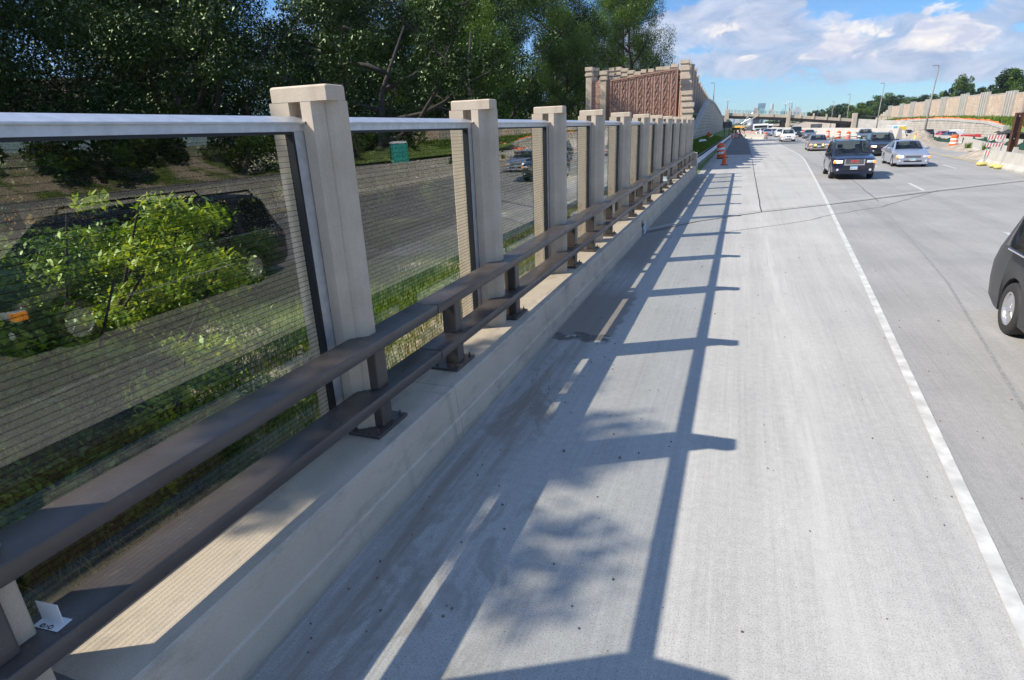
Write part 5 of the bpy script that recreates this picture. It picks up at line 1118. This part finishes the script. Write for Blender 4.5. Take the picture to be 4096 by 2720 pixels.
for x in (-.34, .34): MB().box(x-.025, x+.025, .002, .04, 0, 1.65).build('upright', M_steel, t); MB().box(x-.03, x+.03, -.4, .4, 0, .05).build('foot', M_steel, t)
def bag(x, y, z, lab, rz):
    o = MB().bbox(-.32, .32, -.2, .2, 0, .2, .09).build('sandbag', simple('yellow_sandbag', (.50, .42, .14), .9, 0, .3), loc=(x, y, z), rz=rz, smooth=True); tag(o, lab, 'sandbag', 'yellow sandbags by the barricade')
bag(12.9, 41.2, 0, 'pale yellow sandbag at the left foot of the barricade', .3); bag(13.0, 39.6, 0, 'flattened yellow sandbag right of the barricade foot', -.2); bag(12.9, 38.6, 0, 'yellow sandbag farthest right along the barrier foot', .1)
def light_pole(base, top, lab, arm=2.0, r=.11, grp='tall street light poles'):
    b = Vector(base); H = top[2]-base[2]; t = thing('light_pole', base, 0, lab, 'light pole', grp)
    MB().tube([(0, 0, 0), (0, 0, H*.5), (top[0]-base[0], 0, H-.3), (top[0]-base[0]-.1, 0, H)], [r, r*.75, r*.5, r*.45], 10).build('pole_shaft', M_wood, t, smooth=True)
    MB().bbox(-.25, .25, -.25, .25, -.2, .35, .03).build('pole_footing', M_grey, t)
    hx = top[0]-base[0]; MB().bbox(hx-.85, hx-.05, -.13, .13, H-.02, H+.14, .05).build('lamp_head', M_steel, t)
    return t
b_ = at(3696, 545, Y=106); t_ = at(3754, 263, Y=106); light_pole((b_[0], 106, -.1), (b_[0]+.2, 106, t_[2]), 'tallest light pole, its foot in the median behind the silver sedan', r=.14)
for (bx, by), (tx, ty_), Yv, lab in (((3504, 521), (3547, 333), 160, 'second tallest light pole, left of the tallest'), ((3381, 519), (3403, 378), 213, 'light pole standing right before the bridge end'), ((3321, 510), (3341, 406), 260, 'light pole with bright head in front of the bridge'), ((3266, 480), (3272, 427), 330, 'thin light pole just behind the bridge railing'), ((2853, 404), (2858, 332), 150, 'thin light pole behind the left retaining wall')):
    q0 = at(bx, by, Y=Yv); q1 = at(tx, ty_, Y=Yv); light_pole((q0[0], Yv, q0[2]-.2), (q0[0]+(q1[0]-q0[0])*.3, Yv, q1[2]), lab, r=.13)
q0 = at(4070, 539, Y=52); q1 = at(4096, 424, Y=52); light_pole((q0[0], 52, -.1), (q0[0], 52, 9.5), 'grey light pole cut by the right photo edge behind the rusty beam', r=.12)
# ------------------------------------------------------------------ right retaining wall, slope, orange netting, noise wall
rwr = thing('retaining_wall', (42, 129, -.7), 0, 'long block retaining wall with pale coping behind the opposite traffic', 'retaining wall')
tpr = [(129.2, .42), (137.5, 1.24), (149.3, 1.55), (158, 1.8), (168.5, 1.92), (193.5, 1.8), (215, 1.5), (236, 1.2), (262, .75), (291.7, .3)]
ribbon('wall_face', tpr, 42.0, 42.5, lambda y, z: -3.0, lambda y, z: z-.30, M_block, rwr, (-42, -129, .7))
ribbon('coping', tpr, 41.9, 42.6, lambda y, z: z-.302, lambda y, z: z+.12, M_grey, rwr, (-42, -129, .7))
MB().bbox(41.8, 42.7, 128.4, 129.3, -2, .62, .03).build('end_pillar', M_grey, rwr, loc=(-42, -129, .7))
for y in list(np.arange(134, 290, 9.0)):
    z = float(np.interp(y, [p[0] for p in tpr], [p[1] for p in tpr])); MB().box(41.93, 42.002, y-.2, y+.2, -2.5, z-.3).build('rib', M_grey, rwr, loc=(-42, -129, .7))
of = thing('orange_netting', (42.3, 140, 1), 0, 'thin orange safety netting along the right retaining wall top', 'netting fence')
rr = random.Random(4); vs = []; n = 0
for y in np.arange(131, 290, 1.5):
    z = float(np.interp(y, [p[0] for p in tpr], [p[1] for p in tpr])); vs += [(.3+rr.uniform(-.1, .1), y-140, z-.95), (.3+rr.uniform(-.2, .2), y-140, z-.88+rr.uniform(.10, .38))]; n += 1
MB().add(vs, [(2*k, 2*k+1, 2*k+3, 2*k+2) for k in range(n-1)]).build('net', simple('orange_net', (.75, .16, .03), .8, 0, .3), of)
for y in np.arange(132, 290, 12): 
    z = float(np.interp(y, [p[0] for p in tpr], [p[1] for p in tpr])); MB().box(.28, .33, y-140, y-139.95, z-1, z-.1).build('stake', M_wood, of)
# embankment sheet behind the wall up to the noise wall
mb = MB(); vs = []
ey = [60, 80, 100, 115, 128, 140, 160, 190, 230, 290]
for y in ey:
    zt = float(np.interp(y, [128, 149, 168, 236, 291], [.2, 1.3, 1.7, .9, 0])) if y > 127 else -.3
    vs += [(42.4 if y > 127 else 41.0, y, zt-.15), (45, y, max(zt, .6)+.35), (48.2, y, float(np.interp(y, [60, 140, 165, 205, 290], [1.2, 1.45, 2.0, 2.3, 1.6])))]
mb.add(vs, [(3*i+k, 3*i+k+1, 3*i+k+4, 3*i+k+3) for i in range(len(ey)-1) for k in range(2)])
tag(mb.build('embankment', M_grassg, smooth=True), kind='structure')
zemb = lambda x, y: float(np.interp(x, [42.4, 45, 48.2], [max(.2, float(np.interp(y, [128, 149, 168, 236, 291], [.2, 1.3, 1.7, .9, 0]))), 1.5, float(np.interp(y, [60, 140, 165, 205, 290], [1.2, 1.45, 2.0, 2.3, 1.6]))]))
blades('bank_weeds', lambda r: (r.uniform(43.2, 47.9), r.uniform(95, 240)), 9000, .65, .08, M_grass, 6, lambda x, y: zemb(x, y)-.1)
mb = MB(); vs = []
for y in (100, 108, 116, 124, 131): vs += [(41.4, y, -.5), (44.8, y, 1.02), (47, y, 1.3)]
mb.add(vs, [(3*i+k, 3*i+k+1, 3*i+k+4, 3*i+k+3) for i in range(4) for k in range(2)]); t = mb.build('slope_fabric', simple('black_fabric', (.025, .024, .026), .9, 0, .3)); tag(t, kind='structure')
rr = random.Random(6)
wl_ = []
for i in range(16):
    y = rr.uniform(103, 130); x = rr.uniform(41.9, 46); z = float(np.interp(x, [41.4, 44.8, 47], [-.5, 1.02, 1.3])); wl_.append((x, y, z))
for i, (x, y, z) in enumerate(wl_):
    o = MB().bbox(-.35, .35, -.22, .22, -.02, .22, .08).build('sandbag', bpy.data.materials.get('orange_sandbag') or simple('orange_sandbag', (.75, .38, .13), .9, 0, .2), loc=(x, y, z), rz=rr.uniform(0, 3)); tag(o, 'pale orange sandbag lying on the black slope fabric at the right', 'sandbag', 'sandbags on the black slope fabric')
nwr = thing('noise_wall', (48, 150, 1), 0, 'long beige stone noise wall with grey post clusters above the right embankment', 'noise wall')
tz = lambda y: float(np.interp(y, [-20, 60, 141.8, 154.7, 172.9, 208.4, 252.8, 270], [6.2, 6.2, 6.43, 6.82, 7.13, 6.92, 6.36, 4.02]))
cl_ = [251, 234, 220.4, 204.3, 189.5, 174, 160.7, 146.8, 133, 119.5, 106, 92]
for a, b in zip(cl_[:-1], cl_[1:]):
    z = min(tz(a), tz(b)); MB().box(0, .25, b+2.2-150, a-2.2-150, -2, z-1-.35).build('wall_panel', M_stone, nwr); MB().box(-.04, .29, b+2.2-150, a-2.2-150, z-1-.348, z-1-.2).build('panel_cap', M_post, nwr)
for c_ in cl_:
    for d in (-1.9, -.65, .6, 1.85): MB().box(-.42, .19, c_+d-.26-150, c_+d+.26-150, -2, tz(c_)-1+.05+.0).build('wall_post', M_post, nwr); 
    MB().box(.0, .2, c_-2.2-150, c_+2.2-150, -2, tz(c_)-1.5).build('wall_panel', M_stone, nwr)
for k, y in enumerate((256, 260, 264, 268, 272)): MB().box(-.15, .2, y-1.7-150, y+1.7-150, -2, 5.1-k*.6-1).build('wall_post', M_post if k % 2 else M_stone, nwr)
for i in range(11):
    o = copy_tree(mid[i % 2]); o.location = (45+3*(i % 2)+TR.uniform(-1, 1), 86-i*8.5, .2); o.scale = (1.25, 1.25, 1.15); o.rotation_euler = (0, 0, i*1.1)
    tag(o, '%s roadside tree outside the right edge, counted nearward, only mirrored in the glass' % ordw(i), 'tree', 'trees mirrored in the glass')
# second noise wall under the bridge
nw2 = thing('noise_wall', (34, 300, 0), 0, 'fluted beige noise wall seen under the bridge deck', 'noise wall')
q = [at(px, py, Y=Yv) for px, py, Yv in ((3166, 512, 330), (3172, 503, 326), (3200, 493, 318), (3225, 484, 310), (3260, 485, 296), (3300, 489, 280), (3340, 492, 268), (3378, 495, 256))]
for i, (a, b) in enumerate(zip(q[:-1], q[1:])):
    n = 5
    for k in range(n):
        x0, y0 = a[0]+(b[0]-a[0])*k/n, a[1]+(b[1]-a[1])*k/n; x1, y1 = a[0]+(b[0]-a[0])*(k+.55)/n, a[1]+(b[1]-a[1])*(k+.55)/n; zt = a[2]+(b[2]-a[2])*(k+.5)/n
        x2, y2 = a[0]+(b[0]-a[0])*(k+1)/n, a[1]+(b[1]-a[1])*(k+1)/n
        MB().add([(x0-34, y0-300, -6), (x1-34, y1-300, -6), (x1-34, y1-300, zt), (x0-34, y0-300, zt), (x0-34, y0-299.5, -6), (x1-34, y1-299.5, -6), (x1-34, y1-299.5, zt), (x0-34, y0-299.5, zt)], [(0, 1, 2, 3), (3, 2, 6, 7), (1, 5, 6, 2), (0, 3, 7, 4)]).build('wall_post', M_post, nw2)
        MB().add([(x1-34, y1-299.7, -6), (x2-34, y2-299.7, -6), (x2-34, y2-299.7, zt-.3), (x1-34, y1-299.7, zt-.3)], [(0, 1, 2, 3)]).build('wall_panel', M_stone, nw2)
# ------------------------------------------------------------------ bridge
br = thing('road_bridge', (12, 200, 0), 0, 'tan concrete road bridge crossing the highway with railing and panelled parapet', 'bridge')
bl = (-12, -200, 0)
def B(px, py, Yv=200): return at(px, py, Y=Yv)
def slab(name, pA, pB, top, bot, y0, y1, m):      # between two photo-surveyed x stations
    mb = MB(); (xa, ta, ba), (xb, tb, bb) = pA, pB
    mb.add([(xa, y0, ba), (xb, y0, bb), (xb, y0, tb), (xa, y0, ta), (xa, y1, ba), (xb, y1, bb), (xb, y1, tb), (xa, y1, ta)], [(0, 1, 2, 3), (7, 6, 5, 4), (3, 2, 6, 7), (4, 5, 1, 0), (1, 5, 6, 2), (0, 3, 7, 4)])
    return mb.build(name, m, br, loc=bl)
xL, xM, xR = -4.6, 12.3, 29.2
dz = lambda x: float(np.interp(x, [-10, -4.5, 11.8, 28.6, 45], [5.3, 4.93, 3.72, 1.95, .6]))
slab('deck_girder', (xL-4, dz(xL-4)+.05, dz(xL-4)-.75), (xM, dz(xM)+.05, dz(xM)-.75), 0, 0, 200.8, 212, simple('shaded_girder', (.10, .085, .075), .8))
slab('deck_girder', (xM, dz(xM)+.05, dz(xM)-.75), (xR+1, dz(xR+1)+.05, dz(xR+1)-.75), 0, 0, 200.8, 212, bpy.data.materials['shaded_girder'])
st_ = list(np.linspace(xL, xM, 5))+list(np.linspace(xM, xR, 6))[1:]
for a, b in zip(st_[:-1], st_[1:]):
    slab('parapet_panel', (a+.28, dz(a+.28)+.80, dz(a+.28)), (b-.1, dz(b-.1)+.80, dz(b-.1)), 0, 0, 200, 200.5, M_bridge)
    slab('deck_edge', (a, dz(a)+.12, dz(a)-.05), (b, dz(b)+.12, dz(b)-.05), 0, 0, 200.15, 201, M_bridge)
    for h_ in (1.1, 1.35, 1.6):
        slab('hand_rail', (a, dz(a)+h_+.04, dz(a)+h_), (b, dz(b)+h_+.04, dz(b)+h_), 0, 0, 200.2, 200.25, M_black)
    for k in range(1, 4): x = a+(b-a)*k/4; MB().box(x-.04, x+.04, 200.2, 200.28, dz(x)+.8, dz(x)+1.66).build('rail_post', M_black, br, loc=bl)
for a in st_[1:-1]: MB().bbox(a-.22, a+.22, 199.8, 200.5, dz(a)+.02, dz(a)+1.62, .05).build('pilaster', M_bridge, br, loc=bl)
for x, h_, wd in ((xL-.25, 6.75, .62), (xM+.1, 5.5, .52), (xR+.5, 4.15, .6)): MB().bbox(x-wd, x+wd, 199.4, 201.0, -8, h_, .08).build('pier_column', M_bridge, br, loc=bl)
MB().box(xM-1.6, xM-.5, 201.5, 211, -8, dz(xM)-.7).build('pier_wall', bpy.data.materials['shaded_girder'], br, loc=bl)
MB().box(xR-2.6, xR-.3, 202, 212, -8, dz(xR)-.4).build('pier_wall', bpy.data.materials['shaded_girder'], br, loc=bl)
MB().add([(xR+1.1, 200, -6), (48, 188, -6), (48, 188, .9), (xR+1.1, 200, 2.6), (xR+1.1, 200.8, -6), (48, 188.8, -6), (48, 188.8, .9), (xR+1.1, 200.8, 2.6)], [(0, 1, 2, 3), (3, 2, 6, 7), (7, 6, 5, 4), (1, 5, 6, 2)]).build('wing_wall', M_grey, br, loc=bl)
for k in range(12):
    x = xR+1.4+k*1.3; z = 2.6-(x-xR-1.1)*.095; y = 200.4-(x-xR-1.1)*.68
    MB().box(x-.04, x+.04, y-.04, y+.04, z, z+.9).build('rail_post', M_black, br, loc=bl)
MB().tube([(xR+1.1, 200.4, 3.4), (xR+16, 190.3, 2.0)], .05, 5).build('hand_rail', M_black, br, loc=bl)
def globe_lamp(x, y, z, h, lab):
    t = thing('bridge_lamp', (x, y, z), 0, lab, 'street lamp', 'twin globe lamps on the bridge')
    MB().lathe([(.12, 0), (.08, .3), (.06, h-.5)], n=10).build('lamp_post', M_black, t, smooth=True)
    MB().tube([(-.35, 0, h-.25), (0, 0, h-.5), (.35, 0, h-.25)], .03, 6).build('arm', M_black, t)
    for s in (-.35, .35): MB().lathe([(.03, -.26), (.13, -.2), (.19, 0), (.13, .2), (.02, .27)], (s, 0, h), 10).build('globe', simple('globe_glass', (.6, .62, .66), .3) if not bpy.data.materials.get('globe_glass') else bpy.data.materials['globe_glass'], t, smooth=True)
q0 = B(2907, 404); globe_lamp(xL-.3, 200, 6.75, 2.6, 'twin globe lamp over the left end of the bridge'); globe_lamp(xM+.1, 200, 5.5, 2.4, 'twin globe lamp over the middle bridge pier'); q0 = B(3143, 415, 211); globe_lamp(q0[0], 211, dz(xM)+.6, q0[2]-dz(xM)-.6, 'twin globe lamp on the far side of the bridge, left of the pier'); 
# ------------------------------------------------------------------ far highway, machinery, city
p = at(2925, 508, Y=330); p2 = at(3160, 512, Y=330)
fb = thing('distant_bridge', (0, 330, 0), 0, 'low pale distant bridge seen under the tan bridge', 'bridge')
MB().box(p[0]-3, p2[0]+3, 0, 8, p[2]-.3, p[2]+.7).build('deck', M_bridge, fb); 
for x in (0, 10, 20): MB().box(x-.5, x+.5, 1, 6, -12, p[2]-.3).build('pier_column', M_bridge, fb)
yel = simple('machine_yellow', (.80, .42, .03), .5)
def truck(px, py, Yv, body, lab, L_=5.0, H_=2.6, W_=2.3, cat='truck', grp=None, cabm=None):
    p = at(px, py, Y=Yv); t = thing('work_truck', (p[0], Yv, p[2]), 0, lab, cat, grp)
    MB().bbox(-W_/2, W_/2, -L_*.5, -L_*.18, .5, H_*.9, .15).build('cab', cabm or body, t); MB().box(-W_*.42, W_*.42, -L_*.503, -L_*.5-.01, H_*.5, H_*.8).build('windscreen', M_cgd, t)
    MB().bbox(-W_/2, W_/2, -L_*.16, L_*.5, .7, H_, .08).build('load_box', body, t)
    for s in (-1, 1):
        for a in (-L_*.33, L_*.3): wheel(t, s*(W_/2-.15), a, .45, s, False)
    return t
for i, (px, py, lab) in enumerate(((2936, 531, 'leftmost yellow work truck by the far left wall'), (2951, 530, 'middle yellow work truck of the far three'), (2968, 531, 'rightmost yellow work truck beside the mixer'))): truck(px, py, 150, yel, lab, 3.5, 1.35, .95, grp='yellow work trucks far ahead')
truck(3040, 528, 170, P_white, 'wide white box trailer behind the far queue of cars', 5, 2.0, 3.6)
truck(3075, 526, 180, P_white, 'white van behind the far queue, left of the pier', 4, 1.9, 1.9, 'van')
# mixer-like machine with drum and arms
p = at(2992, 532, Y=140); t = thing('concrete_mixer', (p[0], 140, p[2]), 0, 'grey concrete mixer with round drum and raised chutes before the bridge', 'concrete mixer')
MB().lathe([(.25, -1.3), (.55, -.5), (.68, .3), (.5, 1.0), (.25, 1.4)], (.25, 0, 1.5), 18, 'Y').build('mixing_drum', simple('drum_grey', (.42, .43, .43), .5, .2), t, smooth=True)
MB().bbox(-.9, .9, -1.2, 3, .5, .8, .05).build('chassis', M_black, t); MB().bbox(-.4, .8, -2.4, -1.3, .5, 1.3, .15).build('cab', P_grey, t)
rr = random.Random(2)
for a, b in (((-1.5, 0, .3), (-.4, .2, 3.4)), ((-1.6, .1, 1.9), (.2, 0, 2.9)), ((-1.2, .3, 2.9), (-.6, .1, 1.0)), ((.2, 0, 2.6), (1.3, .2, 3.2)), ((-.9, .2, 2.5), (.6, .3, 4.0)), ((-.5, .1, 2.2), (-.2, 0, 4.3))): MB().tube([a, b], .09, 6).build('chute_arm', M_steel, t)
for s in (-1, 1):
    for a in (-1.8, 1.6, 2.5): wheel(t, s*.75, a, .42, s, False)
t = thing('striped_barricade', (at(3000, 531, Y=132)[0], 132, -.3), 0, 'wide orange and white striped barricade in front of the mixer', 'barricade')
for k in range(3):
    b = MB().box(-1.6, 1.6, 0, .04, .35+k*.4, .6+k*.4).build('board', M_whiter, t); q = MB()
    for j in range(9): q.add([(-1.55+j*.35, -.004, .352+k*.4), (-1.38+j*.35, -.004, .352+k*.4), (-1.25+j*.35, -.004, .598+k*.4), (-1.42+j*.35, -.004, .598+k*.4)], [(0, 1, 2, 3)])
    q.build('stripes', M_orange, b)
for x in (-1.3, 1.3): MB().box(x-.04, x+.04, .042, .1, 0, 1.5).build('upright', M_steel, t)
for i, (px, Yv) in enumerate(((2929, 140), (2944, 136), (2960, 134), (2974, 130), (2950, 128))): drum(at(px, 530, Y=Yv)[0], Yv, -.15, ['farthest left', 'second from left', 'middle', 'fourth from left', 'rightmost'][i]+' small orange drum among the yellow trucks')
p = at(3268, 524, Y=205); t = thing('sign_trailer', (p[0], 205, p[2]-.3), 0, 'white sign board trailer behind the median wall under the bridge', 'sign'); MB().box(-1.4, 1.2, 0, .15, .5, 2.3).build('board', P_white, t); MB().box(-1.8, -1.0, .3, 1.5, .4, 2.3).build('cabinet', P_white, t); wheel(t, .8, .3, .35, 1, False)
q = MB(); q.add([(.1, -.006, 1.4), (.4, -.006, 1.1), (.7, -.006, 1.4), (.4, -.006, 1.7)], [(0, 1, 2, 3)]); q.build('diamond_mark', simple('mark_grey', (.25, .25, .25), .6), t)
# portable toilets (seen mirrored in the second pane)
for i, (x, y) in enumerate(((23.4, 48.6), (23.0, 47.1))):
    t = thing('portable_toilet', (x, y, .1), rad(-40), ['teal portable toilet mirrored in the second pane, farther of two', 'teal portable toilet mirrored in the second pane, nearer of two'][i], 'portable toilet', 'teal portable toilets')
    M_teal = bpy.data.materials.get('teal_plastic') or simple('teal_plastic', (.02, .30, .28), .5)
    MB().bbox(-.55, .55, -.55, .55, .1, 2.1, .03).build('cabin_box', M_teal, t); d_ = MB().box(-.38, .38, -.575, -.552, .2, 1.95).build('door', simple('teal_door', (.03, .38, .35), .5), t); MB().lathe([(.62, 2.1), (.5, 2.25), (.2, 2.3)], n=16).build('roof', P_white, t)
# dark vans on far side for reflection
# city skyline
cityc = {'blue': (.16, .26, .36), 'teal': (.22, .42, .46), 'pale': (.50, .50, .52), 'pink': (.50, .38, .38), 'mid': (.30, .33, .40)}
def city_mat(nm, c):
    m, t, b = mat('facade_'+nm); tcn = N(t, 'ShaderNodeTexCoord'); sp = N(t, 'ShaderNodeSeparateXYZ'); L(t, tcn.outputs['Object'], sp.inputs[0])
    w1 = math_(t, 'GREATER_THAN', math_(t, 'FRACT', math_(t, 'DIVIDE', sp.outputs[2], 2.1)), .45); w2 = math_(t, 'GREATER_THAN', math_(t, 'FRACT', math_(t, 'DIVIDE', math_(t, 'ADD', sp.outputs[0], sp.outputs[1]), 1.7)), .3)
    L(t, mixc(t, math_(t, 'MULTIPLY', w1, w2), c, tuple(x*.6 for x in c)), b.inputs['Base Color']); b.inputs['Roughness'].default_value = .4; return m
CM = {k: city_mat(k, v) for k, v in cityc.items()}
CY = 1500.0
def tower(x0, x1, yt, col, lab, crown=None, stepped=False):
    a = at(x0, yt, Y=CY); b = at(x1, yt, Y=CY); zt = (a[2]+b[2])/2; base = -60
    t = thing('office_tower', ((a[0]+b[0])/2, CY, base), 0, lab, 'tower', 'downtown towers on the horizon'); w_ = abs(b[0]-a[0]); h = zt-base
    dp = w_*.8
    if stepped:
        MB().box(-w_/2, w_/2, 0, dp, 0, h*.72).build('tower_body', CM[col], t); MB().box(-w_*.38, w_*.38, w_*.1, dp*.9, h*.72, h*.88).build('setback', CM[col], t); MB().lathe([(w_*.30, h*.88), (w_*.28, h*.96), (w_*.18, h)], (0, dp*.5, 0), 12).build('crown_top', CM[col], t)
    else:
        MB().box(-w_/2, w_/2, 0, dp, 0, h).build('tower_body', CM[col], t)
        if crown == 'band': MB().box(-w_/2-.6, w_/2+.6, -.6, dp+.6, h-14*.6, h).build('crown_band', CM['blue'], t)
        if crown == 'tri': MB().add([(-w_/2, 0, h), (w_/2, 0, h), (w_/2, dp, h), (-w_/2, dp, h), (0, dp/2, h+w_*1.1)], [(0, 1, 4), (1, 2, 4), (2, 3, 4), (3, 0, 4)]).build('pointed_roof', CM['teal'], t)
        if crown == 'flat': MB().box(-w_*.3, w_*.3, dp*.2, dp*.8, h, h+5).build('roof_box', CM['pale'], t)
tower(3035, 3062, 413, 'teal', 'glassy teal tower with dark top band on the skyline', 'band')
tower(3079, 3101, 413, 'pale', 'pale stepped tower with rounded crown in the skyline middle', stepped=True)
tower(3157, 3176, 411, 'pale', 'tall pale curved tower behind the middle bridge pier', stepped=True)
tower(3176, 3206, 437, 'pale', 'wide low white tower right of the bridge pier', 'flat')
tower(3124, 3138, 447, 'teal', 'small teal tower with a pointed roof', 'tri')
tower(3016, 3036, 431, 'pink', 'pinkish block left of the teal tower')
tower(3146, 3158, 445, 'blue', 'narrow bluish tower left of the tall curved one')
for i, (x0, x1, y, c) in enumerate([(2912, 2920, 470, 'mid'), (2921, 2931, 468, 'pale'), (2933, 2940, 474, 'blue'), (2942, 2958, 472, 'pale'), (2959, 2967, 475, 'mid'), (2968, 2976, 470, 'teal'), (2977, 2989, 478, 'blue'), (2990, 3002, 474, 'pale'), (3006, 3030, 472, 'mid'), (3031, 3040, 476, 'teal'), (3042, 3052, 480, 'blue')]):
    tower(x0, x1, y, c, '%s %s block of the city seen under the left bridge span' % (ordw(i), {'mid': 'slate', 'pale': 'pale', 'blue': 'bluish', 'teal': 'teal'}[c]))
far = blades('far_wood', lambda r: (r.uniform(-300, 700), r.uniform(600, 1200)), 14000, 11, 5, M_leaf2, 9, lambda x, y: -14)
# ------------------------------------------------------------------ air
hz_ = MB().box(-700, 900, -250, 1640, -75, 75).build('haze', None if False else bpy.data.materials.new('haze_air'))
hm = bpy.data.materials['haze_air']; hm.use_nodes = True; ht = hm.node_tree; ht.nodes.clear(); ho = ht.nodes.new('ShaderNodeOutputMaterial'); pv = ht.nodes.new('ShaderNodeVolumePrincipled')
pv.inputs['Color'].default_value = (.72, .82, .95, 1); pv.inputs['Density'].default_value = .00016; pv.inputs['Anisotropy'].default_value = .2; L(ht, pv.outputs[0], ho.inputs['Volume']); tag(hz_, kind='stuff')
